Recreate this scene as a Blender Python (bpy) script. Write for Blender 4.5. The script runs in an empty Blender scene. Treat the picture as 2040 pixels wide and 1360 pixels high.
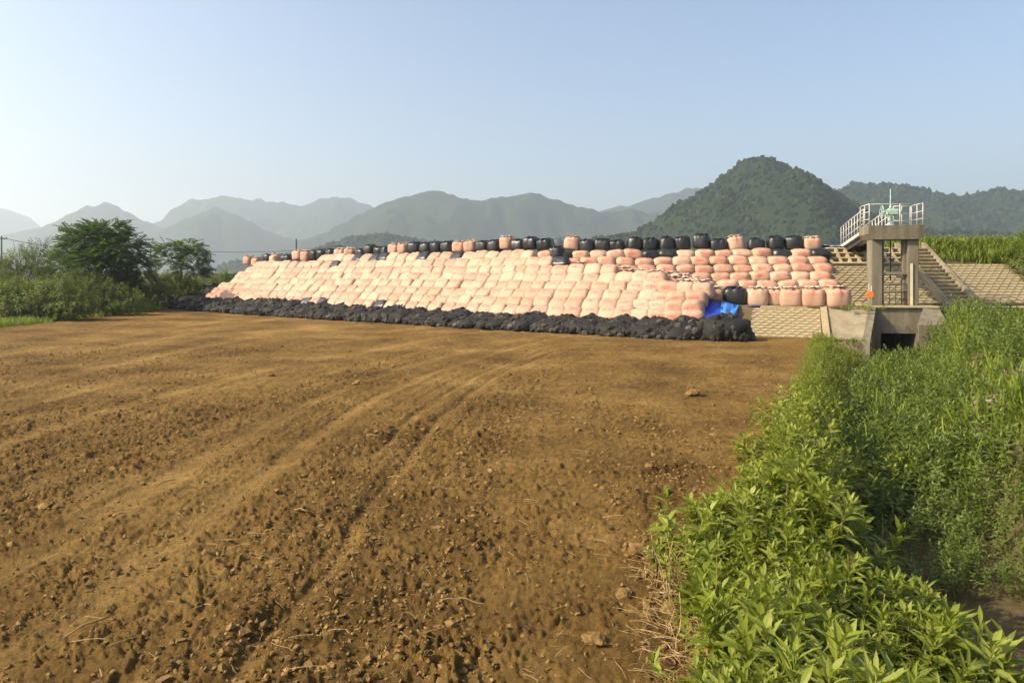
import bpy, bmesh, math, random
import numpy as np
from mathutils import Vector, Matrix

# ------------------------------------------------------------------ camera, sky, sun, exposure
scene = bpy.context.scene
col = scene.collection
F_PX, CX, HY, EYE = 1417.0, 1020.0, 540.0, 3.0      # focal length and horizon of the 2040 px wide photograph, eye height
cam_data = bpy.data.cameras.new('camera')
cam = bpy.data.objects.new('camera', cam_data)
col.objects.link(cam)
cam.location = (0, 0, EYE)
cam.rotation_euler = (math.radians(90), 0, 0)
cam_data.sensor_width = 36.0
cam_data.lens = 36.0 * F_PX / 2040.0
cam_data.shift_y = -(680 - HY) / 2040.0
cam_data.clip_start = 0.1
cam_data.clip_end = 20000
scene.camera = cam

SUN_EL, SUN_A = math.radians(36), math.radians(14)   # light travels towards +x, a little away from the viewer
LDIR = Vector((math.cos(SUN_EL) * math.cos(SUN_A), math.cos(SUN_EL) * math.sin(SUN_A), -math.sin(SUN_EL)))
world = bpy.data.worlds.new('World')
scene.world = world
world.use_nodes = True
wn = world.node_tree
wn.nodes.clear()
w_out = wn.nodes.new('ShaderNodeOutputWorld')
w_bg = wn.nodes.new('ShaderNodeBackground')
w_sky = wn.nodes.new('ShaderNodeTexSky')
w_sky.sky_type = 'NISHITA'
w_sky.sun_disc = False
w_sky.sun_elevation = SUN_EL
w_sky.sun_rotation = math.atan2(-LDIR.x, -LDIR.y)
w_sky.altitude = 0
w_sky.air_density = 1.0
w_sky.dust_density = 4.2
w_sky.ozone_density = 1.6
w_bg.inputs['Strength'].default_value = 0.135
wn.links.new(w_sky.outputs[0], w_bg.inputs[0])
wn.links.new(w_bg.outputs[0], w_out.inputs[0])

sun_data = bpy.data.lights.new('sun', 'SUN')
sun_data.energy = 5.0
sun_data.angle = math.radians(0.55)
sun_data.color = (1.0, 0.86, 0.62)
sun = bpy.data.objects.new('sun', sun_data)
col.objects.link(sun)
sun.rotation_euler = LDIR.to_track_quat('-Z', 'Y').to_euler()

scene.view_settings.view_transform = 'Standard'
scene.view_settings.look = 'None'
scene.view_settings.exposure = 0.8
scene.view_settings.gamma = 1.0
scene.view_settings.use_curve_mapping = False
scene.render.engine = 'CYCLES'
scene.cycles.max_bounces = 8
scene.cycles.transparent_max_bounces = 8
scene.cycles.volume_bounces = 1
scene.cycles.use_denoising = True

rng = np.random.default_rng(7)
random.seed(7)
PI = math.pi


# ------------------------------------------------------------------ helpers
def tag(o, label=None, cat=None, group=None, kind=None):
    if label: o['label'] = label
    if cat: o['category'] = cat
    if group: o['group'] = group
    if kind: o['kind'] = kind
    return o


def link(o, parent=None):
    col.objects.link(o)
    if parent is not None:
        o.parent = parent
    return o


def empty(name, loc=(0, 0, 0), rz=0.0):
    o = bpy.data.objects.new(name, None)
    o.empty_display_size = 0.3
    o.location = loc
    o.rotation_euler = (0, 0, rz)
    return link(o)


def mesh_np(name, V, faces, mat=None, smooth=False, attrs=None):
    """V (n,3); faces: list of int arrays (m,k); attrs: {name: per-point float or vector array}"""
    me = bpy.data.meshes.new(name)
    V = np.asarray(V, dtype=np.float32)
    faces = [np.asarray(f, dtype=np.int32) for f in faces if len(f)]
    nl = sum(f.size for f in faces)
    npoly = sum(len(f) for f in faces)
    me.vertices.add(len(V))
    me.vertices.foreach_set('co', V.ravel())
    me.loops.add(nl)
    me.polygons.add(npoly)
    me.loops.foreach_set('vertex_index', np.concatenate([f.ravel() for f in faces]))
    starts, off = [], 0
    for f in faces:
        k = f.shape[1]
        starts.append(off + np.arange(len(f)) * k)
        off += f.size
    me.polygons.foreach_set('loop_start', np.concatenate(starts).astype(np.int32))
    me.polygons.foreach_set('use_smooth', np.full(npoly, bool(smooth)))
    for k, a in (attrs or {}).items():
        a = np.asarray(a, dtype=np.float32)
        if a.ndim == 1:
            at = me.attributes.new(k, 'FLOAT', 'POINT')
            at.data.foreach_set('value', a)
        else:
            at = me.attributes.new(k, 'FLOAT_VECTOR', 'POINT')
            at.data.foreach_set('vector', a.ravel())
    me.update(calc_edges=True)
    if mat is not None:
        me.materials.append(mat)
    return me


def obj(name, me, parent=None, loc=(0, 0, 0), rot=(0, 0, 0), scale=(1, 1, 1)):
    o = bpy.data.objects.new(name, me)
    o.location = loc
    o.rotation_euler = rot
    o.scale = scale
    return link(o, parent)


class MB:
    """collects boxes, tubes and quads into one mesh"""
    def __init__(s):
        s.v, s.q, s.t = [], [], []

    def box(s, x0, x1, y0, y1, z0, z1, bev=0.0):
        n = len(s.v)
        for z in (z0, z1):
            s.v += [(x0, y0, z), (x1, y0, z), (x1, y1, z), (x0, y1, z)]
        s.q += [(n, n+3, n+2, n+1), (n+4, n+5, n+6, n+7), (n, n+1, n+5, n+4), (n+1, n+2, n+6, n+5), (n+2, n+3, n+7, n+6), (n+3, n, n+4, n+7)]
        return s

    def hexa(s, p):
        """8 points: bottom 4 ccw, top 4 ccw"""
        n = len(s.v)
        s.v += [tuple(a) for a in p]
        s.q += [(n, n+3, n+2, n+1), (n+4, n+5, n+6, n+7), (n, n+1, n+5, n+4), (n+1, n+2, n+6, n+5), (n+2, n+3, n+7, n+6), (n+3, n, n+4, n+7)]
        return s

    def prism(s, prof, y0, y1):
        """profile in (x,z), extruded along y"""
        n, k = len(s.v), len(prof)
        s.v += [(x, y0, z) for x, z in prof] + [(x, y1, z) for x, z in prof]
        for i in range(k):
            j = (i + 1) % k
            s.q.append((n+i, n+j, n+k+j, n+k+i))
        for i in range(1, k - 1):
            s.t.append((n, n+i+1, n+i))
            s.t.append((n+k, n+k+i, n+k+i+1))
        return s

    def tube(s, pts, rad, sides=6, cap=True):
        pts = [Vector(p) for p in pts]
        if not hasattr(rad, '__len__'):
            rad = [rad] * len(pts)
        n = len(s.v)
        for i, p in enumerate(pts):
            d = (pts[min(i+1, len(pts)-1)] - pts[max(i-1, 0)])
            d = d.normalized() if d.length > 1e-9 else Vector((0, 0, 1))
            a = d.cross(Vector((0, 0, 1)) if abs(d.z) < 0.9 else Vector((1, 0, 0))).normalized()
            b = d.cross(a)
            for k in range(sides):
                t = 2 * PI * k / sides
                s.v.append(tuple(p + (a * math.cos(t) + b * math.sin(t)) * rad[i]))
        for i in range(len(pts) - 1):
            for k in range(sides):
                k2 = (k + 1) % sides
                s.q.append((n+i*sides+k, n+i*sides+k2, n+(i+1)*sides+k2, n+(i+1)*sides+k))
        if cap:
            for base, rev in ((n, 1), (n + (len(pts)-1)*sides, 0)):
                for k in range(1, sides - 1):
                    s.t.append((base, base+k+1, base+k) if rev else (base, base+k, base+k+1))
        return s

    def build(s, name, mat, parent=None, smooth=False, bevel=0.0, **kw):
        me = mesh_np(name, np.array(s.v), [np.array(s.q).reshape(-1, 4), np.array(s.t).reshape(-1, 3)], mat, smooth)
        bm = bmesh.new(); bm.from_mesh(me)
        bmesh.ops.recalc_face_normals(bm, faces=bm.faces)
        if bevel > 0:
            bmesh.ops.bevel(bm, geom=[e for e in bm.edges if len(e.link_faces) == 2 and e.calc_face_angle(0) > 0.5], offset=bevel, segments=1, affect='EDGES')
        bm.to_mesh(me); bm.free()
        return obj(name, me, parent, **kw)


# numpy value noise
def _hash(ix, iy, iz, seed):
    h = (ix.astype(np.int64) * 374761393 + iy.astype(np.int64) * 668265263 + iz.astype(np.int64) * 2147483647 + seed * 1274126177) & 0xFFFFFFFF
    h = ((h ^ (h >> 13)) * 1274126177) & 0xFFFFFFFF
    h = ((h ^ (h >> 16)) * 2246822519) & 0xFFFFFFFF
    return ((h ^ (h >> 15)) & 0xFFFFFF) / float(0xFFFFFF) * 2 - 1


def noise2(x, y, seed=0):
    x = np.asarray(x, float); y = np.asarray(y, float)
    ix, iy = np.floor(x), np.floor(y)
    fx, fy = x - ix, y - iy
    fx = fx*fx*fx*(fx*(fx*6-15)+10); fy = fy*fy*fy*(fy*(fy*6-15)+10)
    z = np.zeros_like(ix)
    a = _hash(ix, iy, z, seed); b = _hash(ix+1, iy, z, seed); c = _hash(ix, iy+1, z, seed); d = _hash(ix+1, iy+1, z, seed)
    return (a*(1-fx)+b*fx)*(1-fy) + (c*(1-fx)+d*fx)*fy


def noise3(p, seed=0):
    x, y, z = p[:, 0], p[:, 1], p[:, 2]
    ix, iy, iz = np.floor(x), np.floor(y), np.floor(z)
    fx, fy, fz = x-ix, y-iy, z-iz
    fx = fx*fx*(3-2*fx); fy = fy*fy*(3-2*fy); fz = fz*fz*(3-2*fz)
    r = 0
    for dz, wz in ((0, 1-fz), (1, fz)):
        for dy, wy in ((0, 1-fy), (1, fy)):
            for dx, wx in ((0, 1-fx), (1, fx)):
                r = r + _hash(ix+dx, iy+dy, iz+dz, seed) * wx * wy * wz
    return r


def fbm2(x, y, octv=4, seed=0, gain=0.5):
    r, a, f, n = 0, 1.0, 1.0, 0
    for i in range(octv):
        r = r + a * noise2(x*f + 17.3*i, y*f - 9.1*i, seed + i); n += a; a *= gain; f *= 2.03
    return r / n


def sstep(a, b, x):
    t = np.clip((np.asarray(x, float) - a) / (b - a), 0, 1)
    return t*t*(3-2*t)


def ico(sub):
    bm = bmesh.new()
    bmesh.ops.create_icosphere(bm, subdivisions=sub, radius=1.0)
    V = np.array([v.co[:] for v in bm.verts]); Fa = np.array([[v.index for v in f.verts] for f in bm.faces])
    bm.free()
    return V, Fa


ICO1, ICO2, ICO3 = ico(1), ico(2), ico(3)


def replicate(V, Fs, pos, M, per=None):
    """copies of a template: pos (m,3), M (m,3,3); returns verts, faces, copy index per vertex"""
    m, n = len(pos), len(V)
    VV = np.einsum('mij,nj->mni', M, V) + pos[:, None, :]
    out = []
    for f in Fs:
        if len(f):
            out.append((f[None] + (np.arange(m) * n)[:, None, None]).reshape(-1, f.shape[1]))
    return VV.reshape(-1, 3), out, np.repeat(np.arange(m), n)


def rotz(a):
    a = np.asarray(a, float); c, s = np.cos(a), np.sin(a); z = np.zeros_like(a); o = np.ones_like(a)
    return np.stack([np.stack([c, -s, z], -1), np.stack([s, c, z], -1), np.stack([z, z, o], -1)], -2)


def rotx(a):
    a = np.asarray(a, float); c, s = np.cos(a), np.sin(a); z = np.zeros_like(a); o = np.ones_like(a)
    return np.stack([np.stack([o, z, z], -1), np.stack([z, c, -s], -1), np.stack([z, s, c], -1)], -2)


def roty(a):
    a = np.asarray(a, float); c, s = np.cos(a), np.sin(a); z = np.zeros_like(a); o = np.ones_like(a)
    return np.stack([np.stack([c, z, s], -1), np.stack([z, o, z], -1), np.stack([-s, z, c], -1)], -2)


def randrot(m, r=rng):
    return rotz(r.uniform(0, 2*PI, m)) @ rotx(r.uniform(0, 2*PI, m)) @ rotz(r.uniform(0, 2*PI, m))


class Gather:
    """joins replicated templates into one mesh"""
    def __init__(s): s.V, s.F, s.A, s.n = [], [], [], 0
    def add(s, V, Fs, a=None):
        s.V.append(V); s.A.append(np.zeros(len(V)) if a is None else a)
        for f in Fs: s.F.append(f + s.n)
        s.n += len(V)
    def rep(s, V, Fs, pos, M, r=rng):
        VV, FF, idx = replicate(V, Fs, np.asarray(pos, float), M)
        s.add(VV, FF, r.random(len(pos))[idx])
    def mesh(s, name, mat, smooth=False):
        by = {}
        for f in s.F: by.setdefault(f.shape[1], []).append(f)
        return mesh_np(name, np.concatenate(s.V), [np.concatenate(v) for v in by.values()], mat, smooth, {'rnd': np.concatenate(s.A)})


def px(x, y, Z):
    """world point at depth Z seen at photograph pixel (x, y)"""
    return Vector(((x - CX) / F_PX * Z, Z, EYE - (y - HY) / F_PX * Z))


ONES = ['zeroth', 'first', 'second', 'third', 'fourth', 'fifth', 'sixth', 'seventh', 'eighth', 'ninth', 'tenth', 'eleventh', 'twelfth', 'thirteenth', 'fourteenth', 'fifteenth', 'sixteenth', 'seventeenth', 'eighteenth', 'nineteenth']
TENS = {2: ('twenty', 'twentieth'), 3: ('thirty', 'thirtieth'), 4: ('forty', 'fortieth'), 5: ('fifty', 'fiftieth'), 6: ('sixty', 'sixtieth')}
def ordi(n):
    if n < 20: return ONES[n]
    t, o = divmod(n, 10)
    return TENS[t][1] if o == 0 else TENS[t][0] + '-' + ONES[o]


# ------------------------------------------------------------------ materials
def new_mat(name):
    m = bpy.data.materials.new(name)
    m.use_nodes = True
    nt = m.node_tree
    return m, nt, nt.nodes['Principled BSDF']


def N(nt, typ, **kw):
    n = nt.nodes.new(typ)
    for k, v in kw.items():
        if k.startswith('i_'):
            key = k[2:]
            n.inputs[int(key) if key.isdigit() else key].default_value = v
        else:
            setattr(n, k, v)
    return n


def ramp(nt, fac, stops):
    r = nt.nodes.new('ShaderNodeValToRGB')
    e = r.color_ramp.elements
    while len(e) < len(stops): e.new(0.5)
    for i, (p, c) in enumerate(stops):
        e[i].position = p
        e[i].color = (*c, 1) if len(c) == 3 else c
    nt.links.new(fac, r.inputs[0])
    return r.outputs[0]


ALB = 0.80
def dim(stops): return [(p, tuple(v*ALB for v in c)) for p, c in stops]


def noise_mat(name, stops, scale=5.0, detail=6.0, rough=0.8, bump=0.0, bump_scale=30.0, bump_dist=0.02, coord='Object', spec=0.3, fine=None, metallic=0.0, stretch=None):
    m, nt, b = new_mat(name)
    tc = N(nt, 'ShaderNodeTexCoord')
    vec = tc.outputs[coord]
    if stretch:
        mp = N(nt, 'ShaderNodeMapping'); mp.inputs['Scale'].default_value = stretch
        nt.links.new(vec, mp.inputs[0]); vec = mp.outputs[0]
    n1 = N(nt, 'ShaderNodeTexNoise', i_Scale=scale, i_Detail=detail, i_Roughness=0.6)
    nt.links.new(vec, n1.inputs['Vector'])
    c = ramp(nt, n1.outputs[0], dim(stops))
    if fine:
        n3 = N(nt, 'ShaderNodeTexNoise', i_Scale=fine[0], i_Detail=4.0, i_Roughness=0.65)
        nt.links.new(tc.outputs[coord], n3.inputs['Vector'])
        g = ramp(nt, n3.outputs[0], [(0.3, (1-fine[1],)*3), (0.7, (1+fine[1],)*3)])
        mx = N(nt, 'ShaderNodeMix', data_type='RGBA', blend_type='MULTIPLY', i_Factor=1.0)
        nt.links.new(c, mx.inputs[6]); nt.links.new(g, mx.inputs[7])
        c = mx.outputs[2]
    nt.links.new(c, b.inputs['Base Color'])
    b.inputs['Roughness'].default_value = rough
    b.inputs['Specular IOR Level'].default_value = spec
    b.inputs['Metallic'].default_value = metallic
    if bump:
        n2 = N(nt, 'ShaderNodeTexNoise', i_Scale=bump_scale, i_Detail=6.0, i_Roughness=0.65)
        nt.links.new(tc.outputs[coord], n2.inputs['Vector'])
        bp = N(nt, 'ShaderNodeBump', i_Strength=bump, i_Distance=bump_dist)
        nt.links.new(n2.outputs[0], bp.inputs['Height'])
        nt.links.new(bp.outputs[0], b.inputs['Normal'])
    return m


def foliage_mat(name, stops, transl=0.35, rough=0.5, tcol=(0.16, 0.22, 0.02), spec=0.35):
    """leaf colour varies by the copy's own random value stored in the mesh"""
    m, nt, b = new_mat(name)
    at = N(nt, 'ShaderNodeAttribute', attribute_name='rnd')
    tc = N(nt, 'ShaderNodeTexCoord')
    n1 = N(nt, 'ShaderNodeTexNoise', i_Scale=1.3, i_Detail=3.0)
    nt.links.new(tc.outputs['Object'], n1.inputs['Vector'])
    ad = N(nt, 'ShaderNodeMath', operation='MULTIPLY_ADD', i_1=0.55)
    nt.links.new(at.outputs['Fac'], ad.inputs[0])
    sc = N(nt, 'ShaderNodeMath', operation='MULTIPLY', i_1=0.5)
    nt.links.new(n1.outputs[0], sc.inputs[0])
    nt.links.new(sc.outputs[0], ad.inputs[2])
    c = ramp(nt, ad.outputs[0], dim(stops))
    nt.links.new(c, b.inputs['Base Color'])
    b.inputs['Roughness'].default_value = rough
    b.inputs['Specular IOR Level'].default_value = spec
    tr = N(nt, 'ShaderNodeBsdfTranslucent')
    mx = N(nt, 'ShaderNodeMix', data_type='RGBA', blend_type='MIX', i_Factor=0.5)
    mx.inputs[7].default_value = (*(v*ALB for v in tcol), 1)
    nt.links.new(c, mx.inputs[6])
    nt.links.new(mx.outputs[2], tr.inputs['Color'])
    ms = N(nt, 'ShaderNodeMixShader', i_0=transl)
    nt.links.new(b.outputs[0], ms.inputs[1]); nt.links.new(tr.outputs[0], ms.inputs[2])
    nt.links.new(ms.outputs[0], nt.nodes['Material Output'].inputs['Surface'])
    return m


def bag_mat(name, base, shade, mark=True, rough=0.6, spec=0.3):
    """woven bag cloth; red spray marks are print on the front, laid out in the bag's own coordinates (attribute lc)"""
    m, nt, b = new_mat(name)
    lc = N(nt, 'ShaderNodeAttribute', attribute_name='lc')
    rn = N(nt, 'ShaderNodeAttribute', attribute_name='rnd')
    oi = N(nt, 'ShaderNodeObjectInfo')
    rs = N(nt, 'ShaderNodeMath', operation='ADD')
    nt.links.new(oi.outputs['Random'], rs.inputs[0]); nt.links.new(rn.outputs['Fac'], rs.inputs[1])
    off = N(nt, 'ShaderNodeMath', operation='MULTIPLY', i_1=37.0)
    nt.links.new(rs.outputs[0], off.inputs[0])
    va = N(nt, 'ShaderNodeVectorMath', operation='ADD')
    nt.links.new(lc.outputs['Vector'], va.inputs[0]); nt.links.new(off.outputs[0], va.inputs[1])
    n1 = N(nt, 'ShaderNodeTexNoise', i_Scale=2.2, i_Detail=5.0, i_Roughness=0.6)
    nt.links.new(va.outputs[0], n1.inputs['Vector'])
    fr = N(nt, 'ShaderNodeMath', operation='FRACT')
    o3 = N(nt, 'ShaderNodeMath', operation='MULTIPLY', i_1=7.77)
    nt.links.new(rs.outputs[0], o3.inputs[0]); nt.links.new(o3.outputs[0], fr.inputs[0])
    md = N(nt, 'ShaderNodeMath', operation='MULTIPLY_ADD', i_1=0.6)
    nt.links.new(n1.outputs[0], md.inputs[0])
    h = N(nt, 'ShaderNodeMath', operation='MULTIPLY', i_1=0.4)
    nt.links.new(fr.outputs[0], h.inputs[0]); nt.links.new(h.outputs[0], md.inputs[2])
    c = ramp(nt, md.outputs[0], dim([(0.2, shade), (0.75, base)]))
    if mark:
        sx = N(nt, 'ShaderNodeSeparateXYZ'); nt.links.new(lc.outputs['Vector'], sx.inputs[0])
        sq = N(nt, 'ShaderNodeMapping'); sq.inputs['Scale'].default_value = (9.0, 0.6, 6.0)
        nt.links.new(va.outputs[0], sq.inputs[0])
        wv = N(nt, 'ShaderNodeTexNoise', i_Scale=1.0, i_Detail=1.5, i_Distortion=2.2)
        nt.links.new(sq.outputs[0], wv.inputs['Vector'])
        # thin strokes where the warped noise crosses its middle
        ab = N(nt, 'ShaderNodeMath', operation='SUBTRACT', i_1=0.5); nt.links.new(wv.outputs[0], ab.inputs[0])
        a2 = N(nt, 'ShaderNodeMath', operation='ABSOLUTE'); nt.links.new(ab.outputs[0], a2.inputs[0])
        st = N(nt, 'ShaderNodeMapRange', i_1=0.075, i_2=0.03, i_3=0.0, i_4=1.0); nt.links.new(a2.outputs[0], st.inputs[0])
        def band(sock, c0, hw, soft):
            s = N(nt, 'ShaderNodeMath', operation='SUBTRACT', i_1=c0); nt.links.new(sock, s.inputs[0])
            a = N(nt, 'ShaderNodeMath', operation='ABSOLUTE'); nt.links.new(s.outputs[0], a.inputs[0])
            r = N(nt, 'ShaderNodeMapRange', i_1=hw + soft, i_2=hw - soft, i_3=0.0, i_4=1.0); nt.links.new(a.outputs[0], r.inputs[0])
            return r.outputs[0]
        mask = st.outputs[0]
        yl = N(nt, 'ShaderNodeMath', operation='LESS_THAN', i_1=-0.05); nt.links.new(sx.outputs['Y'], yl.inputs[0])
        th = N(nt, 'ShaderNodeMath', operation='LESS_THAN', i_1=0.8); nt.links.new(fr.outputs[0], th.inputs[0])
        for f in (band(sx.outputs['X'], 0.0, 0.26, 0.05), band(sx.outputs['Z'], 0.1, 0.075, 0.03), yl.outputs[0], th.outputs[0]):
            mm = N(nt, 'ShaderNodeMath', operation='MULTIPLY'); nt.links.new(mask, mm.inputs[0]); nt.links.new(f, mm.inputs[1]); mask = mm.outputs[0]
        fade = N(nt, 'ShaderNodeMath', operation='MULTIPLY', i_1=0.85); nt.links.new(mask, fade.inputs[0])
        mx = N(nt, 'ShaderNodeMix', data_type='RGBA')
        nt.links.new(fade.outputs[0], mx.inputs[0]); nt.links.new(c, mx.inputs[6]); mx.inputs[7].default_value = (0.72, 0.07, 0.06, 1)
        c = mx.outputs[2]
    nt.links.new(c, b.inputs['Base Color'])
    b.inputs['Roughness'].default_value = rough
    b.inputs['Specular IOR Level'].default_value = spec
    n2 = N(nt, 'ShaderNodeTexNoise', i_Scale=9.0, i_Detail=4.0, i_Roughness=0.6, i_Distortion=0.6)
    nt.links.new(va.outputs[0], n2.inputs['Vector'])
    bp = N(nt, 'ShaderNodeBump', i_Strength=0.45, i_Distance=0.03)
    nt.links.new(n2.outputs[0], bp.inputs['Height']); nt.links.new(bp.outputs[0], b.inputs['Normal'])
    return m


def soil_mat():
    m, nt, b = new_mat('tilled_soil')
    tc = N(nt, 'ShaderNodeTexCoord')
    n1 = N(nt, 'ShaderNodeTexNoise', i_Scale=0.35, i_Detail=8.0, i_Roughness=0.62)
    n2 = N(nt, 'ShaderNodeTexNoise', i_Scale=4.5, i_Detail=11.0, i_Roughness=0.86)
    for n in (n1, n2): nt.links.new(tc.outputs['Object'], n.inputs['Vector'])
    # firm dry wheel-pressed strips are paler than the loose moist soil
    dr = N(nt, 'ShaderNodeAttribute', attribute_name='dry')
    dm = N(nt, 'ShaderNodeMath', operation='MULTIPLY_ADD', i_1=0.08); dm.inputs[2].default_value = -0.04
    nt.links.new(dr.outputs['Fac'], dm.inputs[0])
    da = N(nt, 'ShaderNodeMath', operation='ADD'); nt.links.new(n1.outputs[0], da.inputs[0]); nt.links.new(dm.outputs[0], da.inputs[1])
    a1 = ramp(nt, da.outputs[0], dim([(0.28, (0.094, 0.053, 0.015)), (0.5, (0.200, 0.118, 0.034)), (0.75, (0.335, 0.212, 0.068))]))
    a2 = ramp(nt, n2.outputs[0], [(0.33, (0.42, 0.38, 0.33)), (0.49, (1, 1, 1)), (0.66, (1.45, 1.42, 1.3))])
    mx = N(nt, 'ShaderNodeMix', data_type='RGBA', blend_type='MULTIPLY', i_Factor=1.0)
    nt.links.new(a1, mx.inputs[6]); nt.links.new(a2, mx.inputs[7])
    # the ditch and the right bank: damp grey-brown mud and grassy earth, kept as a property of the ground
    at = N(nt, 'ShaderNodeAttribute', attribute_name='zone')
    m2 = N(nt, 'ShaderNodeMix', data_type='RGBA')
    cz = ramp(nt, n2.outputs[0], [(0.3, (0.08, 0.06, 0.03)), (0.7, (0.19, 0.145, 0.07))])
    nt.links.new(at.outputs['Fac'], m2.inputs[0]); nt.links.new(mx.outputs[2], m2.inputs[6]); nt.links.new(cz, m2.inputs[7])
    nt.links.new(m2.outputs[2], b.inputs['Base Color'])
    b.inputs['Roughness'].default_value = 0.95
    b.inputs['Specular IOR Level'].default_value = 0.1
    n3 = N(nt, 'ShaderNodeTexNoise', i_Scale=26.0, i_Detail=8.0, i_Roughness=0.8)
    nt.links.new(tc.outputs['Object'], n3.inputs['Vector'])
    bp = N(nt, 'ShaderNodeBump', i_Strength=1.0, i_Distance=0.05)
    nt.links.new(n3.outputs[0], bp.inputs['Height']); nt.links.new(bp.outputs[0], b.inputs['Normal'])
    return m


M = {}
M['soil'] = soil_mat()
M['clod'] = noise_mat('soil_clod', [(0.3, (0.13, 0.078, 0.025)), (0.7, (0.33, 0.21, 0.08))], scale=3.0, rough=0.95, bump=0.7, bump_scale=40, spec=0.1)
M['straw'] = foliage_mat('dry_straw', [(0.2, (0.30, 0.19, 0.07)), (0.8, (0.56, 0.41, 0.20))], transl=0.05, tcol=(0.4, 0.3, 0.12), rough=0.7)
M['pink'] = bag_mat('pink_bag_cloth', (0.575, 0.378, 0.268), (0.42, 0.248, 0.165))
M['pink_flap'] = bag_mat('pink_bag_mouth_cloth', (0.72, 0.54, 0.42), (0.56, 0.37, 0.26), mark=False)
M['black'] = bag_mat('black_bag_cloth', (0.020, 0.020, 0.020), (0.011, 0.011, 0.011), mark=False, rough=0.36, spec=0.5)
M['black_strap'] = noise_mat('black_strap', [(0.3, (0.015, 0.015, 0.016)), (0.7, (0.03, 0.03, 0.03))], rough=0.6)
M['pink_strap'] = noise_mat('pink_strap', [(0.3, (0.62, 0.36, 0.25)), (0.7, (0.8, 0.55, 0.42))], rough=0.6)
M['net'] = noise_mat('black_net', [(0.3, (0.007, 0.007, 0.007)), (0.7, (0.022, 0.02, 0.018))], scale=12, rough=0.75, bump=0.6, bump_scale=35)
M['stone'] = foliage_mat('net_stones', [(0.15, (0.014, 0.013, 0.012)), (0.6, (0.038, 0.035, 0.030)), (0.95, (0.13, 0.12, 0.10))], transl=0.0, rough=0.85, spec=0.15)
M['conc'] = noise_mat('weathered_concrete', [(0.25, (0.15, 0.120, 0.078)), (0.5, (0.28, 0.232, 0.155)), (0.75, (0.38, 0.32, 0.22))], scale=1.3, detail=8, rough=0.9, bump=0.35, bump_scale=25, spec=0.2, fine=(14.0, 0.18), stretch=(1, 1, 0.35))
M['conc_dark'] = noise_mat('stained_shaded_concrete', [(0.25, (0.10, 0.085, 0.06)), (0.5, (0.19, 0.165, 0.118)), (0.75, (0.27, 0.235, 0.17))], scale=1.3, detail=8, rough=0.9, bump=0.35, bump_scale=25, spec=0.2, fine=(14.0, 0.2), stretch=(2.0, 2.0, 0.25))  # streaky stains, plus a darker tone that deepens shade in canal and ditch
M['block'] = noise_mat('revetment_concrete', [(0.25, (0.27, 0.215, 0.125)), (0.5, (0.40, 0.325, 0.195)), (0.75, (0.50, 0.415, 0.26))], scale=0.9, detail=8, rough=0.9, bump=0.4, bump_scale=30, spec=0.2, fine=(10.0, 0.2))
M['joint'] = noise_mat('revetment_joint_mortar', [(0.3, (0.22, 0.175, 0.10)), (0.7, (0.34, 0.27, 0.16))], scale=6, rough=0.95, spec=0.1)
M['earth'] = noise_mat('embankment_earth', [(0.3, (0.10, 0.075, 0.04)), (0.7, (0.2, 0.15, 0.08))], scale=1.5, rough=0.95, bump=0.5, spec=0.1)
M['path'] = noise_mat('gravel_path', [(0.3, (0.28, 0.25, 0.18)), (0.7, (0.42, 0.38, 0.28))], scale=3.0, rough=0.95, bump=0.5, bump_scale=60, spec=0.1)
M['rail'] = noise_mat('galvanised_rail', [(0.3, (0.48, 0.46, 0.43)), (0.7, (0.62, 0.60, 0.56))], scale=8, rough=0.45, spec=0.5)
M['deck'] = noise_mat('pale_steel_deck', [(0.3, (0.55, 0.52, 0.48)), (0.7, (0.7, 0.67, 0.62))], scale=4, rough=0.6)
M['dark_steel'] = noise_mat('dark_steel', [(0.3, (0.03, 0.03, 0.03)), (0.7, (0.07, 0.065, 0.06))], scale=6, rough=0.6)
M['teal'] = noise_mat('pale_teal_paint', [(0.3, (0.30, 0.44, 0.38)), (0.7, (0.42, 0.56, 0.48))], scale=6, rough=0.5)
M['orange'] = noise_mat('orange_plastic', [(0.3, (0.80, 0.17, 0.02)), (0.7, (0.9, 0.22, 0.03))], scale=3, rough=0.45)
M['gauge'] = noise_mat('pale_yellow_paint', [(0.3, (0.55, 0.50, 0.33)), (0.7, (0.68, 0.62, 0.42))], scale=5, rough=0.6)
M['tarp'] = noise_mat('blue_tarpaulin', [(0.3, (0.012, 0.045, 0.42)), (0.7, (0.02, 0.075, 0.56))], scale=4, rough=0.38, bump=0.3, bump_scale=10, spec=0.5)
M['tarp_light'] = noise_mat('pale_blue_tarpaulin', [(0.3, (0.045, 0.22, 0.72)), (0.7, (0.07, 0.28, 0.82))], scale=4, rough=0.38, bump=0.3, bump_scale=10, spec=0.5)
M['tarp_grey'] = noise_mat('faded_tarpaulin', [(0.3, (0.3, 0.34, 0.5)), (0.7, (0.5, 0.52, 0.62))], scale=4, rough=0.5)
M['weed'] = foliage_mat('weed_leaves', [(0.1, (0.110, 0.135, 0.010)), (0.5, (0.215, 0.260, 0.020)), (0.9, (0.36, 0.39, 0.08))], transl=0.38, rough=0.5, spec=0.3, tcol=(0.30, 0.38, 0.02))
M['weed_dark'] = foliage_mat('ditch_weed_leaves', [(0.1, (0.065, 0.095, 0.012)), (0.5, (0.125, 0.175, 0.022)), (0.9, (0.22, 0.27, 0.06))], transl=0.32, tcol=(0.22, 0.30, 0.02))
M['grass'] = foliage_mat('grass_blades', [(0.1, (0.13, 0.18, 0.016)), (0.5, (0.215, 0.285, 0.025)), (0.9, (0.35, 0.39, 0.07))], transl=0.4, tcol=(0.26, 0.36, 0.03))
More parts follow.
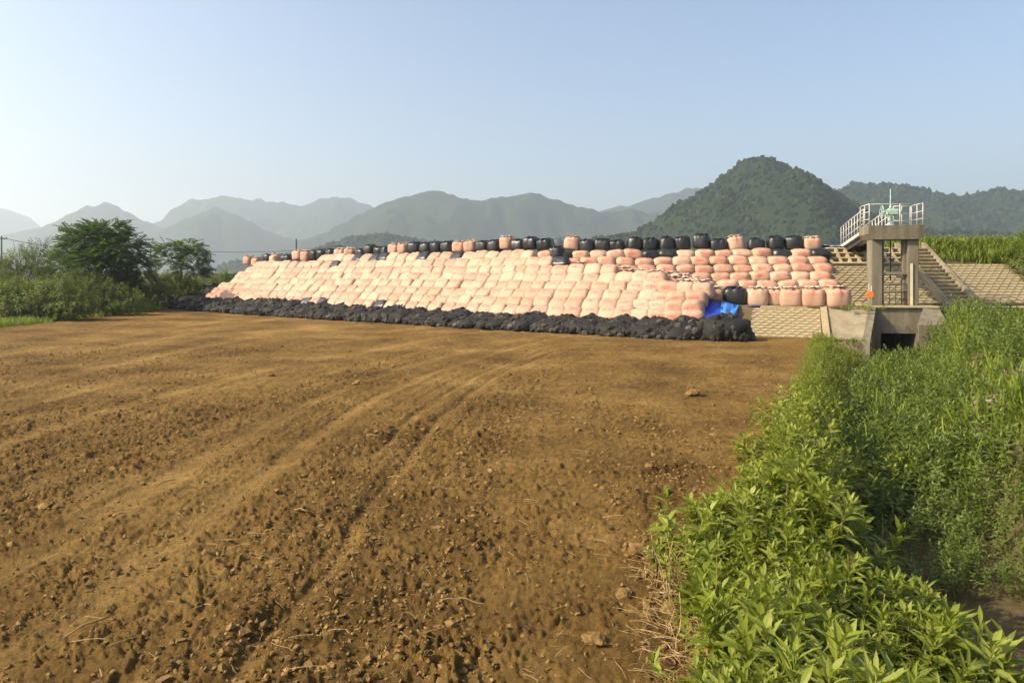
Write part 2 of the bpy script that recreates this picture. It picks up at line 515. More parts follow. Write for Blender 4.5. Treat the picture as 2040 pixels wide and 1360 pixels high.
M['bush'] = foliage_mat('bush_leaves', [(0.1, (0.065, 0.10, 0.012)), (0.5, (0.145, 0.195, 0.024)), (0.9, (0.28, 0.33, 0.05))], transl=0.42, tcol=(0.26, 0.32, 0.02))
M['tree'] = foliage_mat('tree_leaves', [(0.1, (0.036, 0.075, 0.018)), (0.5, (0.080, 0.140, 0.032)), (0.9, (0.14, 0.21, 0.045))], transl=0.35, tcol=(0.13, 0.22, 0.02))
M['bark'] = noise_mat('bark', [(0.3, (0.06, 0.045, 0.03)), (0.7, (0.14, 0.11, 0.075))], scale=9, rough=0.9, bump=0.6)
M['forest'] = foliage_mat('forest_crowns', [(0.1, (0.005, 0.013, 0.006)), (0.5, (0.015, 0.028, 0.010)), (0.9, (0.040, 0.054, 0.014))], transl=0.0, rough=0.9, spec=0.05)
M['hill'] = noise_mat('wooded_hill', [(0.3, (0.012, 0.021, 0.011)), (0.7, (0.032, 0.046, 0.020))], scale=0.02, detail=8, rough=1.0, spec=0.0)
M['plain'] = noise_mat('far_fields', [(0.3, (0.07, 0.09, 0.03)), (0.7, (0.16, 0.15, 0.07))], scale=0.02, rough=1.0, spec=0.0)
M['pole'] = noise_mat('utility_pole_concrete', [(0.3, (0.05, 0.05, 0.05)), (0.7, (0.10, 0.10, 0.095))], rough=0.8)
M['roof'] = noise_mat('dark_roof', [(0.3, (0.08, 0.075, 0.07)), (0.7, (0.13, 0.12, 0.11))], rough=0.8)
M['wall'] = noise_mat('pale_wall', [(0.3, (0.3, 0.29, 0.27)), (0.7, (0.4, 0.39, 0.36))], rough=0.8)
M['rock'] = noise_mat('bank_rock', [(0.3, (0.13, 0.11, 0.08)), (0.7, (0.32, 0.27, 0.19))], scale=3, rough=0.9, bump=0.6)

# ------------------------------------------------------------------ the ground: one near sheet (field, ditch, banks) and the plain to the horizon
COSP = 1 / math.sqrt(1 + 0.4416**2)


def edge_x(Z): return 1.4 + 0.4416 * (Z - 5.2)
def edge_d(X, Z): return (X - edge_x(Z)) * COSP
def ditch_c(Z): return 2.45 + 1.2 * sstep(18, 30, Z) + 1.3 * (1 - sstep(5.0, 8.6, Z))


def ground_base(X, Z):
    X = np.asarray(X, float); Z = np.asarray(Z, float)
    d = edge_d(X, Z)
    c = ditch_c(Z)
    zr = 0.5 + 0.42 * sstep(9, 28, Z)
    bot = -1.2
    z = np.where(d < c, bot * sstep(0.35, c - 0.75, d), bot + (zr - bot) * sstep(c + 0.65, c + 2.3, d))
    return z


def sweep(X, Z):
    """across-track coordinate: tracks run up the field and bend towards the wall"""
    return X - 0.06*Z - 0.0110*np.maximum(Z - 12, 0)**2*sstep(-13, -5, X)


def track_u(X, Z):
    return sweep(X, Z) + 0.35*fbm2(X*0.12, Z*0.12, 2, 5)


def tracks(X, Z):
    """bands pressed firm by wheels, 0..1"""
    u = track_u(X, Z) + 0.10*fbm2(X*0.8, Z*0.8, 2, 22)
    b = np.zeros_like(u)
    for i, (u0, w) in enumerate(((-2.75, .09), (-2.2, .09), (-4.2, .2), (-5.6, .30), (-7.4, .24), (-9.6, .3), (-12.0, .38), (-14.2, .36), (-17.5, .45), (-20.0, .45))):
        on = sstep(-0.35, 0.15, noise2(Z*0.13 + 3*i, Z*0 + i*7.7, 33))
        b = np.maximum(b, on*np.exp(-((u-u0)/w)**4))
    return b


def ground_z(X, Z, detail=True):
    X = np.asarray(X, float); Z = np.asarray(Z, float)
    z = ground_base(X, Z)
    d = edge_d(X, Z)
    f = 1 - sstep(-0.2, 0.5, d)                       # the tilled field
    k = 1 - 0.55 * sstep(-1.5, 0, d)
    # wheel and harrow tracks sweep up the field and bend left at the far end
    u = sweep(X, Z)
    v = Z + 0.25 * X
    wob = 0.35 * fbm2(X*0.12, Z*0.12, 2, 5)
    tr = fbm2((u + wob)*1.05, v*0.045, 3, 11)
    tr2 = fbm2((u + wob)*3.2, v*0.16, 3, 12)
    tine = fbm2((u + wob)*8.5, v*0.22, 2, 14)
    tb = tracks(X, Z)
    z = z - f*0.022*tb
    fd = 1 - 0.75*sstep(-3.0, 0.5, u)
    z = z + f * (fd*(0.030*tr + 0.020*tr2 + 0.016*tine) + 0.05*fbm2(X*0.11, Z*0.11, 3, 13))
    # deep wheel ruts: parallel pairs
    for u0, wd, dp in ((-2.1, 0.16, 0.09), (-0.5, 0.16, 0.09), (-5.4, 0.2, 0.1), (-7.2, 0.2, 0.1), (-11.0, 0.25, 0.12), (-13, 0.25, 0.12), (-17, .3, .13), (-19.5, .3, .13), (1.6, .14, .06)):
        e = (u + wob*1.6 + 0.2*fbm2(X*0.5, Z*0.5, 2, 21) - u0)
        on = sstep(-0.25, 0.25, noise2(v*0.18, v*0 + u0, 31))
        dp = dp*0.22
        z = z + fd * f * on * (-dp*np.exp(-(e/wd)**2) + 0.7*dp*np.exp(-((np.abs(e)-2.1*wd)/wd)**2) * (0.5 + 0.5*noise2(X*5, Z*5, 8)))
    if detail:
        rough = 0.66 + 0.34 * sstep(-0.25, 0.3, fbm2(u*0.7, v*0.09, 2, 41) + 0.35*fbm2(X*0.9, Z*0.9, 2, 42))
        X0_, Z0_ = X, Z
        X = X + 0.07*noise2(X0_*3.7, Z0_*3.7, 91) + 0.03*noise2(X0_*9.1, Z0_*9.1, 92); Z = Z + 0.07*noise2(X0_*3.3, Z0_*3.9, 93) + 0.03*noise2(X0_*8.3, Z0_*9.7, 94)
        cl = np.abs(fbm2(X*6.5, Z*6.5, 3, 51))**0.8
        cl2 = fbm2(X*17, Z*17, 2, 61)
        bl = np.abs(fbm2(X*11.3 + 0.3*Z, Z*10.1, 2, 63)) * (0.4 + 0.8*np.maximum(noise2(X*2.1, Z*2.1, 64), 0))
        big = np.maximum(fbm2(X*2.6, Z*2.6, 2, 71) - 0.12, 0)
        amp_ = 0.95 + 0.85*sstep(-0.3, 0.6, fbm2(X0_*1.6, Z0_*1.6, 3, 95))
        near = (1 - 0.45 * sstep(10, 30, Z)) * amp_
        z = z + (f*k + 0.35*(1-f)) * rough * near * (1 - 0.72*tb) * (0.026*cl + 0.050*bl + 0.028*cl2 + 0.018*noise2(X*31, Z*31, 66) + 0.05*big)
    return z


def zfar(X, Z): return float(ground_z(np.array([X]), np.array([Z]), False)[0])


nr = 540
zz = np.exp(np.linspace(math.log(2.4), math.log(64), nr))
tt = np.concatenate([np.linspace(-1.5, -0.78, 26)[:-1], np.linspace(-0.78, 0.50, 540), np.linspace(0.50, 0.80, 70)[1:], np.linspace(0.80, 1.7, 30)[1:]])
nc = len(tt)
ZZ, TT = np.meshgrid(zz, tt, indexing='ij')
XX = TT * ZZ
XX = XX + 0.0
GZ = ground_z(XX, ZZ)
_u = sweep(XX, ZZ)
_v = ZZ + 0.25*XX
dry = 1 - sstep(-0.25, 0.3, fbm2(_u*0.7, _v*0.09, 2, 41) + 0.35*fbm2(XX*0.9, ZZ*0.9, 2, 42))
dry = 0.45*dry + 1.1*tracks(XX, ZZ) + 0.25*sstep(0.0, 0.5, fbm2((_u + 0.35*fbm2(XX*0.12, ZZ*0.12, 2, 5))*1.9, _v*0.06, 3, 77))
dd = edge_d(XX, ZZ)
# the sheet dips under the embankment
idx = np.arange(nr*nc).reshape(nr, nc)
quads = np.stack([idx[:-1, :-1].ravel(), idx[:-1, 1:].ravel(), idx[1:, 1:].ravel(), idx[1:, :-1].ravel()], -1)
zone = sstep(0.1, 0.9, dd)
me = mesh_np('field', np.stack([XX.ravel(), ZZ.ravel(), GZ.ravel()], -1), [quads], M['soil'], True, {'zone': zone.ravel(), 'dry': dry.ravel()})
tag(obj('field', me), 'bare brown tilled soil field with wheel tracks, sinking into the weedy ditch', kind='structure')

rr = np.concatenate([[0.0], np.exp(np.linspace(math.log(20), math.log(4300), 50))])
aa = np.linspace(0, 2*PI, 97)[:-1]
RR, AA = np.meshgrid(rr, aa, indexing='ij')
PX, PY = RR*np.cos(AA), RR*np.sin(AA)
PZ = -1.7 + 1.6 * sstep(66, 110, RR)
idx = np.arange(RR.size).reshape(RR.shape)
nx = np.roll(idx, -1, axis=1)
quads = np.stack([idx[:-1].ravel(), idx[1:].ravel(), nx[1:].ravel(), nx[:-1].ravel()], -1)
me = mesh_np('ground', np.stack([PX.ravel(), PY.ravel(), PZ.ravel()], -1), [quads], M['plain'], True)
tag(obj('ground', me), 'flat green and brown plain reaching to the hills', kind='structure')

# ------------------------------------------------------------------ hills
def hill(name, D, prof, label, res, back=1.0, amp=0.05, seed=0, steep=1.7, crowns=0.0, crown_r=3.2, zmin=-2.0):
    px_, py_ = np.array([p[0] for p in prof], float), np.array([p[1] for p in prof], float)
    X0, X1 = (px_[0]-CX)/F_PX*D, (px_[-1]-CX)/F_PX*D
    xs = np.arange(X0, X1 + res, res)
    pxs = xs / D * F_PX + CX
    # smooth ridge line
    ridge = EYE + (HY - np.interp(pxs, px_, py_)) / F_PX * D
    ker = np.hanning(max(3, int(22 / res) | 1)); ker /= ker.sum()
    ridge = np.convolve(np.pad(ridge, len(ker)//2, mode='edge'), ker, 'valid')[:len(xs)]
    W = ridge.max() * steep
    ys = np.arange(-W, W*0.7*back + res, res)
    Xg, Yg = np.meshgrid(xs, ys, indexing='ij')
    w = np.maximum(ridge, 12)[:, None] * steep
    warp = 0.16 * w * fbm2(Xg/(W*0.55), Yg/(W*0.55), 4, seed+3)
    t = np.clip(np.abs(Yg + np.where(Yg < 0, 1, .3)*warp*np.clip(np.abs(Yg)/w*3, 0, 1)) / w, 0, 1)
    shape = (1 - t)**1.15 * (1 + 0.35*t)
    spur = 1 + 0.45 * np.clip(t*2.5, 0, 1) * fbm2(Xg/(W*0.30), Yg/(W*0.75), 4, seed)
    H = np.maximum(ridge[:, None], 2) * shape * spur + zmin
    H = H + amp * fbm2(Xg/(4*res), Yg/(4*res), 3, seed+9)
    idx = np.arange(H.size).reshape(H.shape)
    q = np.stack([idx[:-1, :-1].ravel(), idx[1:, :-1].ravel(), idx[1:, 1:].ravel(), idx[:-1, 1:].ravel()], -1)
    me = mesh_np(name, np.stack([Xg.ravel(), D + Yg.ravel(), H.ravel()], -1), [q], M['hill'], True)
    tag(obj(name, me), label, kind='structure')
    if crowns:
        # tree crowns over the side that faces the camera
        n = int((X1-X0) * W * 1.15 / crowns)
        cx = rng.uniform(X0, X1, n); cy = rng.uniform(-W, W*0.15, n)
        ix = np.clip(((cx - X0)/res).astype(int), 0, len(xs)-1); iy = np.clip(((cy + W)/res).astype(int), 0, len(ys)-1)
        cz = H[ix, iy]
        ok = cz > 1.0
        cx, cy, cz = cx[ok], cy[ok], cz[ok]
        n = len(cx)
        g = Gather()
        for k in range(5):
            V, Fc = ICO1
            V = V * (1 + 0.45*noise3(V*1.7 + 11*k, seed+k))[:, None] * (1 + 0.16*noise3(V*4.1 + 5*k, seed+k))[:, None]
            sel = np.arange(n) % 5 == k
            m = sel.sum()
            r = crown_r * (0.5 + 1.1*rng.random(m)**2) * (1 + 0.25*noise2(cx[sel]/25, cy[sel]/25, 3))
            Mx = rotz(rng.uniform(0, 2*PI, m)) * r[:, None, None]
            Mx[:, 2, :] *= rng.uniform(0.8, 1.35, m)[:, None]
            g.rep(V, [Fc], np.stack([cx[sel], D + cy[sel], cz[sel] + 0.25*r], -1), Mx)
        tag(obj('forest', g.mesh('forest', M['forest'], False)), 'unbroken wood of round tree crowns covering ' + label, kind='stuff')


hill('hill', 620, [(1080, 486), (1130, 477), (1200, 470), (1260, 462), (1300, 440), (1340, 410), (1400, 375), (1440, 347), (1465, 326), (1488, 311), (1508, 306), (1532, 310), (1556, 323), (1585, 346), (1615, 362), (1655, 380), (1695, 404), (1740, 424), (1790, 445), (1850, 458), (2000, 462), (2100, 470)], 'steep green cone-shaped hill standing behind the concrete gate tower', 3.0, seed=1, crowns=5.0, crown_r=2.1, steep=1.6)
hill('hill', 980, [(1540, 450), (1600, 410), (1660, 378), (1700, 364), (1730, 366), (1780, 364), (1830, 374), (1870, 388), (1930, 391), (1960, 381), (2000, 376), (2040, 380), (2100, 385), (2300, 420)], 'long wooded ridge trailing away beside the cone-shaped hill', 4.0, seed=2, crowns=12.0, crown_r=2.8)
hill('hill', 900, [(440, 525), (500, 512), (540, 505), (600, 500), (660, 481), (700, 469), (760, 464), (800, 470), (850, 478), (920, 486), (1000, 492), (1080, 500)], 'low olive green knoll just over the bag wall', 4.0, seed=3, crowns=9.0, crown_r=2.2)
hill('hill', 1750, [(520, 500), (600, 478), (680, 448), (740, 412), (800, 389), (865, 377), (910, 389), (960, 397), (1000, 393), (1060, 383), (1110, 396), (1150, 411), (1200, 421), (1260, 415), (1330, 430), (1400, 470)], 'broad grey-green hill with two rounded tops behind the bag wall', 6.0, seed=4, amp=7)
hill('hill', 2350, [(1120, 450), (1190, 421), (1260, 405), (1310, 391), (1370, 373), (1400, 370), (1450, 380), (1560, 400)], 'pale hill shoulder between the double-topped hill and the cone', 8.0, seed=5, amp=9)
hill('hill', 2700, [(260, 462), (300, 445), (340, 431), (380, 406), (440, 388), (500, 396), (560, 400), (600, 411), (640, 393), (690, 392), (740, 410), (800, 440)], 'pale hazy two-humped hill far behind the small tree', 8.0, seed=6, amp=9)
hill('hill', 2000, [(280, 470), (340, 450), (390, 426), (430, 414), (470, 426), (520, 452), (560, 470), (640, 490)], 'hazy spur in front of the two-humped hill', 7.0, seed=7, amp=9)
hill('hill', 2200, [(-160, 500), (-60, 480), (0, 470), (60, 455), (110, 440), (160, 413), (210, 402), (240, 413), (270, 430), (300, 445), (340, 458), (400, 480)], 'pale pointed hill rising above the big leafy tree', 7.0, seed=8, amp=9)
hill('hill', 3200, [(-260, 420), (-120, 392), (-40, 402), (0, 413), (40, 425), (70, 445), (120, 475)], 'faintest hill at the hazy end of the range', 10.0, seed=9, amp=9)

# ------------------------------------------------------------------ the embankment
FRONT = [(11.0, 29.55), (9.95, 29.9), (6.18, 31.26), (1.92, 34.0), (-1.8, 36.3), (-6.2, 39.7), (-13.4, 45.2), (-23.0, 52.5), (-29.6, 59.0), (-38, 68)]
fp = np.array(FRONT)
# smooth the front line of the black nets and measure along it
tpar = np.concatenate([[0], np.cumsum(np.hypot(*np.diff(fp, axis=0).T))])
td = np.linspace(0, tpar[-1], 1200)
fx, fy = np.interp(td, tpar, fp[:, 0]), np.interp(td, tpar, fp[:, 1])
ker = np.hanning(121); ker /= ker.sum()
def smooth_open(a):
    p = np.concatenate([2*a[0]-a[60:0:-1], a, 2*a[-1]-a[-2:-62:-1]])
    return np.convolve(p, ker, 'valid')
fx, fy = smooth_open(fx), smooth_open(fy)
tx, ty = np.gradient(fx, td), np.gradient(fy, td)
tl = np.hypot(tx, ty); tx, ty = tx/tl, ty/tl
S0 = 1.1                                            # s = 0 where the last black net ends


def front(s):
    s = s + S0
    p = Vector((np.interp(s, td, fx), np.interp(s, td, fy), 0))
    t = Vector((np.interp(s, td, tx), np.interp(s, td, ty), 0)).normalized()
    return p, t, Vector((t.y, -t.x, 0))


def zlow(s):   # height reached by the lower bank of bags
    return float(np.interp(s, [2, 5, 8, 10.5, 12, 14, 17, 26, 34, 40, 46], [2.25, 2.55, 2.95, 3.3, 3.5, 3.85, 4.1, 4.1, 3.75, 3.55, 3.3]))


STEP = 0.43
def low_pos(s, r):
    p, t, n = front(s)
    q = p + n * (2.65 + STEP * 0.98 * r)
    q.z = 0.78 + STEP * r
    return q, t, n


# upper crest line: from the tower side towards the join with the lower bank
CREST_A, CREST_B = Vector((16.9, 38.35, 4.22)), Vector((0.9, 41.55, 4.18))
C_T = (CREST_B - CREST_A); C_LEN = C_T.length; C_T = C_T.normalized()
C_N = Vector((-C_T.y * -1, -C_T.x, 0)).normalized()
if C_N.y < 0: C_N = -C_N


def loft(stations, name, mat, closed_ends=True):
    k = len(stations[0])
    V = np.array([p for s in stations for p in s], float)
    n = len(stations)
    idx = np.arange(n*k).reshape(n, k)
    q = np.stack([idx[:-1, :-1].ravel(), idx[1:, :-1].ravel(), idx[1:, 1:].ravel(), idx[:-1, 1:].ravel()], -1)
    me = mesh_np(name, V, [q] + ([idx[0][None], idx[-1][::-1][None]] if closed_ends else []), mat)
    bm = bmesh.new(); bm.from_mesh(me); bmesh.ops.recalc_face_normals(bm, faces=bm.faces); bm.to_mesh(me); bm.free()
    return obj(name, me)


st = []
def station(toe, bf, bb, cr, n):
    cb = Vector(cr) + Vector(n)*5; bt = Vector(cr) + Vector(n)*13
    st.append([(toe[0], toe[1], -0.6), (toe[0]+0.01, toe[1]+0.01, toe[2]), bf, bb, cr, (cb.x, cb.y, cr[2]-0.05), (bt.x, bt.y, -1.0)])
nA = (0.2, 0.98, 0)
station((15.75, 30.9, -0.25), (16.45, 33.0, 1.27), (16.75, 34.9, 1.30), (17.4, 38.95, 4.30), nA)
station((13.9, 31.5, -0.05), (14.6, 33.35, 1.27), (15.2, 35.0, 1.30), (15.9, 39.05, 4.28), nA)
station((11.3, 32.5, -0.05), (12.1, 34.3, 1.27), (12.6, 36.0, 1.30), (13.2, 39.6, 4.1), nA)
for s in (3.0, 5.5, 8.0, 10.5, 13, 16, 20, 25, 30, 35, 40, 44.5):
    p, t, n = front(s)
    zl = zlow(s) - 0.55
    o1 = 2.65 + (zl - 0.3) + 0.35
    toe = p + n*2.75
    bf = p + n*o1
    crz = min(4.0, zlow(s) - 0.15) if s > 12 else 3.85
    if s < 12:
        # behind the berm the upper bank
        u = (bf - CREST_A).dot(C_T)
        crp = CREST_A + C_T*u + C_N*0.45
        bbp = crp - C_N*2.7
        bb = (bbp.x, bbp.y, max(zl-0.1, 1.2)); cr = (crp.x, crp.y, crz); nn = C_N
    else:
        bb = tuple(bf + n*0.15 + Vector((0, 0, zl + 0.1))); cp = bf + n*0.6; cr = (cp.x, cp.y, crz); nn = n
    station((toe.x, toe.y, 0.0), (bf.x, bf.y, zl), bb, cr, nn)
p, t, n = front(47.0)
toe = p + n*3.0; station((toe.x, toe.y, 0.0), tuple(p + n*3.6 + Vector((0, 0, .6))), tuple(p + n*4 + Vector((0, 0, 1.0))), tuple(p + n*4.6 + Vector((0, 0, 1.4))), n)
p, t, n = front(52.0)
toe = p + n*3.0; station((toe.x, toe.y, -0.1), tuple(p + n*3.6 + Vector((0, 0, .0))), tuple(p + n*4 + Vector((0, 0, .1))), tuple(p + n*4.6 + Vector((0, 0, .2))), n)
tag(loft(st, 'embankment', M['earth']), 'earth levee under the stacked bags', kind='structure')

# the levee beyond the tower, with its berm path
st2 = []
RC = [(17.4, 38.95, 4.30), (21, 39.3, 4.30), (24, 39.5, 4.28), (30, 39.8, 4.3), (42, 39.6, 4.3), (60, 38.0, 4.3), (90, 33, 4.3)]
for i, c in enumerate(RC):
    bbx = (c[0] - (0.65 if i == 0 else 0.2 if i == 1 else 0.0))
    foot = (bbx, c[1] - 4.05, 1.30)
    fr = (bbx - (0.3 if i == 0 else 0), 33.35 - (0 if c[0] < 45 else (c[0]-45)*0.1), 1.27)
    st2.append([(fr[0], fr[1] + (5.0 if i < 2 else 0), -1.5), (fr[0], fr[1] + (0.42 if i == 0 else 0.2), 1.2 if i < 2 else 1.27), (fr[0], fr[1] + 0.45, 1.275), foot, c, (c[0], c[1]+5, 4.25), (c[0], c[1]+14, -1.0)])
tag(loft(st2, 'levee', M['earth']), 'levee slope and berm carrying on past the concrete tower', kind='structure')

# ------------------------------------------------------------------ bag shapes
def cube_sphere(n):
    V, Fq, key = [], [], {}
    def vid(p):
        k = tuple(np.round(p, 5))
        if k not in key:
            key[k] = len(V); V.append(p)
        return key[k]
    g = np.tan(np.linspace(-1, 1, n+1) * PI/4)
    for ax in range(3):
        for sgn in (-1, 1):
            for i in range(n):
                for j in range(n):
                    qd = []
                    for a, b in ((i, j), (i+1, j), (i+1, j+1), (i, j+1)):
                        p = [0, 0, 0]; p[ax] = sgn; p[(ax+1) % 3] = g[a]; p[(ax+2) % 3] = g[b]
                        qd.append(vid(np.array(p, float)))
                    Fq.append(qd if sgn > 0 else qd[::-1])
    return np.array(V), np.array(Fq)


CS_V, CS_F = cube_sphere(9)


def loaf_arrays(seed, kx=3.4, sag=0.10, tilt=False):
    """a filled bag squashed by the ones above it: unit half-size"""
    V = CS_V.copy()
    k = kx
    r = (np.abs(V)**k).sum(1)**(1/k)
    V = V / r[:, None]
    if not tilt:
        V[:, 2] = np.where(V[:, 2] < -0.55, -0.55 - (np.abs(V[:, 2]) - 0.55)*0.6, V[:, 2])
    V[:, 0] *= 1 - 0.06*V[:, 2] + sag*(1 - V[:, 2]**2)*0.5
    V[:, 1] *= 1 + sag*(1 - V[:, 2]**2)*0.8
    V = V * (1 + 0.055*noise3(V*1.5 + seed*7.1, seed))[:, None]
    V = V * (1 + 0.030*noise3(V*3.6 + seed*3.3, seed+50))[:, None]
    # creases drawn towards the tied mouth
    th = np.arctan2(V[:, 1], V[:, 0])
    V[:, 2] += 0.05*np.cos(th*7 + seed)*np.exp(-((V[:, 2]-0.85)/0.25)**2)*np.hypot(V[:, 0], V[:, 1])
    # lean of the fill
    V[:, 2] += 0.10*math.sin(seed*2.4)*V[:, 0]
    V[:, 0] += 0.07*math.cos(seed*1.7)*V[:, 2]
    return V, CS_F


NV = 10
LOAF = [loaf_arrays(i+1) for i in range(NV)]
PILW = [loaf_arrays(i+31, kx=4.2, sag=0.04, tilt=True) for i in range(NV)]
def loaf_mesh(name, arr, size, mat):
    V = arr[0] * np.array(size)
    return mesh_np(name, V, [arr[1]], mat, True, {'lc': V, 'rnd': np.zeros(len(V))})
LOAF_SZ, PIL_SZ = (0.56, 0.58, 0.31), (0.555, 0.36, 0.40)
ME_LOAF = {c: [loaf_mesh('bulk_bag', a, LOAF_SZ, M[c]) for a in LOAF] for c in ('pink', 'black')}
ME_PIL = {c: [loaf_mesh('bulk_bag', a, PIL_SZ, M[c]) for a in PILW] for c in ('pink', 'black')}


def standing_arrays(seed, R=0.54, H=0.86):
    """upright full bag: bellied drum, square-ish, pleated towards the shoulder"""
    seg = 36
    prof = [(0.0, 0.0), (0.80, 0.0), (0.95, 0.05), (1.0, 0.16), (1.03, 0.35), (1.03, 0.55), (1.0, 0.74), (0.97, 0.85), (0.88, 0.92), (0.70, 0.955), (0.48, 0.97), (0.29, 0.98), (0.0, 0.99)]
    V, Fq, Ft = [], [], []
    ph = np.linspace(0, 2*PI, seg, endpoint=False)
    for r, z in prof[1:-1]:
        k = 5.0
        sq = 1 / (np.abs(np.cos(ph))**k + np.abs(np.sin(ph))**k)**(1/k)
        rad = r * (0.45 + 0.55*sq)
        top = max(0, (z - 0.55) / 0.45)
        pl = 0.05*top*np.cos(ph*9 + seed) + 0.035*top*np.cos(ph*14 + 2.1*seed) + 0.02*np.cos(ph*4 + seed*1.3) + 0.030*np.sign(np.cos(ph*5 + seed*2))*np.abs(np.cos(ph*5 + seed*2))**0.5*min(1, z*1.6)
        rad = rad * (1 + pl)
        zz_ = z + 0.02*np.sin(ph*3 + seed) * (z > 0.5) + 0.035*top*np.cos(ph*8 + seed*.7)*(r < 0.9)
        V.append(np.stack([R*rad*np.cos(ph), R*rad*np.sin(ph), H*zz_], -1))
    V = np.concatenate(V)
    nr_ = len(prof) - 2
    c0 = len(V); V = np.concatenate([V, [[0, 0, 0], [0, 0, H*1.0]]])
    for i in range(nr_-1):
        for j in range(seg):
            j2 = (j+1) % seg
            Fq.append([i*seg+j, i*seg+j2, (i+1)*seg+j2, (i+1)*seg+j])
    for j in range(seg):
        j2 = (j+1) % seg
        Ft.append([c0, j2, j]); Ft.append([c0+1, (nr_-1)*seg+j, (nr_-1)*seg+j2])
    V[:, :2] *= (1 + 0.05*noise3(V*2.2 + seed*5.3, seed))[:, None]
    V[:, 0] += 0.05*math.sin(seed*3.1)*V[:, 2]; V[:, 1] += 0.05*math.cos(seed*2.3)*V[:, 2]
    return V, np.array(Fq), np.array(Ft)


def mouth_arrays(seed, R=0.34, H=0.20):
    """crumpled mouth of the bag, gathered and fallen over"""
    seg = 30
    ph = np.linspace(0, 2*PI, seg, endpoint=False)
    V = []
    for i, (r, z) in enumerate([(0.75, -0.1), (0.45, 0.35), (0.34, 0.6), (0.62, 0.95), (0.95, 0.75), (0.80, 0.5)]):
        a = 0.10 + 0.07*i
        rad = r*(1 + a*np.cos(ph*7 + seed*1.7 + i*0.4) + 0.6*a*np.cos(ph*11 + seed) + 0.5*a*np.cos(ph*2 + seed*2.2))
        zz_ = z + 0.18*i/5*np.cos(ph*5 + seed*2.9) + 0.12*np.cos(ph*9 + seed*.3 + i)*i/5
        V.append(np.stack([R*rad*np.cos(ph), R*rad*np.sin(ph), H*zz_], -1))
    V = np.concatenate(V)
    Fq = []
    for i in range(5):
        for j in range(seg):
            j2 = (j+1) % seg
            Fq.append([i*seg+j, i*seg+j2, (i+1)*seg+j2, (i+1)*seg+j])
    return V, np.array(Fq)


ME_ST, ME_MO, ME_LP = {}, {}, {}
for c in ('pink', 'black'):
    ME_ST[c], ME_MO[c], ME_LP[c] = [], [], []
    for i in range(6):
        V, q, t_ = standing_arrays(i+1)
        lc = V.copy(); lc[:, 2] = (V[:, 2] - 0.50); lc[:, 1] += 0.0
        ME_ST[c].append(mesh_np('body', V, [q, t_], M[c], True, {'lc': lc, 'rnd': np.zeros(len(V))}))
        V, q = mouth_arrays(i+1, R=0.40 if c == 'pink' else 0.33, H=0.14 if c == 'pink' else 0.09)
        ME_MO[c].append(mesh_np('tied_mouth', V, [q], M['pink_flap' if c == 'pink' else 'black'], True, {'lc': V, 'rnd': np.zeros(len(V))}))
        mb = MB()
        h = 0.06 + 0.04*(i % 3)
        mb.tube([(-0.20, 0, -0.22), (-0.17, -0.01, 0.0), (-0.10, 0.01*i, h*0.8), (0.0, 0.02*i-.04, h), (0.10, 0.015*i-.03, h*0.75), (0.17, 0, 0.0), (0.20, 0, -0.22)], 0.018, 5)
        o = mb.build('lifting_loop', M['pink_strap' if c == 'pink' else 'black_strap'], None, True)
        ME_LP[c].append(o.data); bpy.data.objects.remove(o)


def standing_bag(loc, rz, c, seed, label, group, scale=1.0, loops=True, mouth=True, tilt=(0, 0), squash=1.0):
    e = empty('standing_bag', loc, rz)
    e.rotation_euler = (tilt[0], tilt[1], rz)
    e.scale = (scale*(1 + 0.25*(1-squash)), scale*(1 + 0.25*(1-squash)), scale*squash)
    tag(e, label, 'bulk bag', group)
    i = seed % 6
    obj('body', ME_ST[c][i], e)
    if mouth:
        obj('tied_mouth', ME_MO[c][(i+seed//6) % 6], e, (0.03*math.sin(seed), 0.03*math.cos(seed), 0.835), (0, 0, seed*1.3))
    if loops:
        for k, a in enumerate((0.0, PI)):
            obj('lifting_loop', ME_LP[c][(i+k) % 6], e, (0.37*math.cos(a+seed), 0.37*math.sin(a+seed), 0.80), (0.25*math.sin(seed+k), 0, a + seed + PI/2))
    return e


def place(me, loc, X, Y, Zv, jit, scl, name='bulk_bag'):
    R = Matrix((X, Y, Zv)).transposed()
    R = R @ Matrix.Rotation(jit[2], 3, 'Z') @ Matrix.Rotation(jit[0], 3, 'X') @ Matrix.Rotation(jit[1], 3, 'Y')
    o = bpy.data.objects.new(name, me)
    o.matrix_world = Matrix.Translation(loc) @ R.to_4x4() @ Matrix.Diagonal((*scl, 1))
    col.objects.link(o)
    return o


# ------------------------------------------------------------------ the bags lying on the lower bank
BLACK_LOW = {}
rb = random.Random(11)
low = []                                             # (row, s, pitch, in the top tier): columns run straight up the slope
grid = [2.45]
while grid[-1] < 45.5:
    g_ = grid[-1]
    grid.append(g_ + float(np.interp(g_, [2, 7, 14, 25, 45], [1.0, 0.95, 0.92, 0.95, 1.02])) * rb.uniform(0.95, 1.06))
for r in range(0, 9):
    drift = 0.22*math.sin(r*1.1 + 0.4)
    for k_, s in enumerate(grid[:-1]):
        pit = grid[k_+1] - s
        s = s + drift + rb.uniform(-.05, .05) + 0.25*noise2(np.array([s*0.12]), np.array([r*0.7]), 9)[0]
        zc = 0.78 + STEP*r
        if zc <= zlow(s) + 0.02 and s < 45.6 - 0.62*r:
            low.append([r, s, pit, zc > zlow(s) - STEP and s > 11.0])
low_imgx = lambda s, r: CX + F_PX * low_pos(s, r)[0].x / low_pos(s, r)[0].y
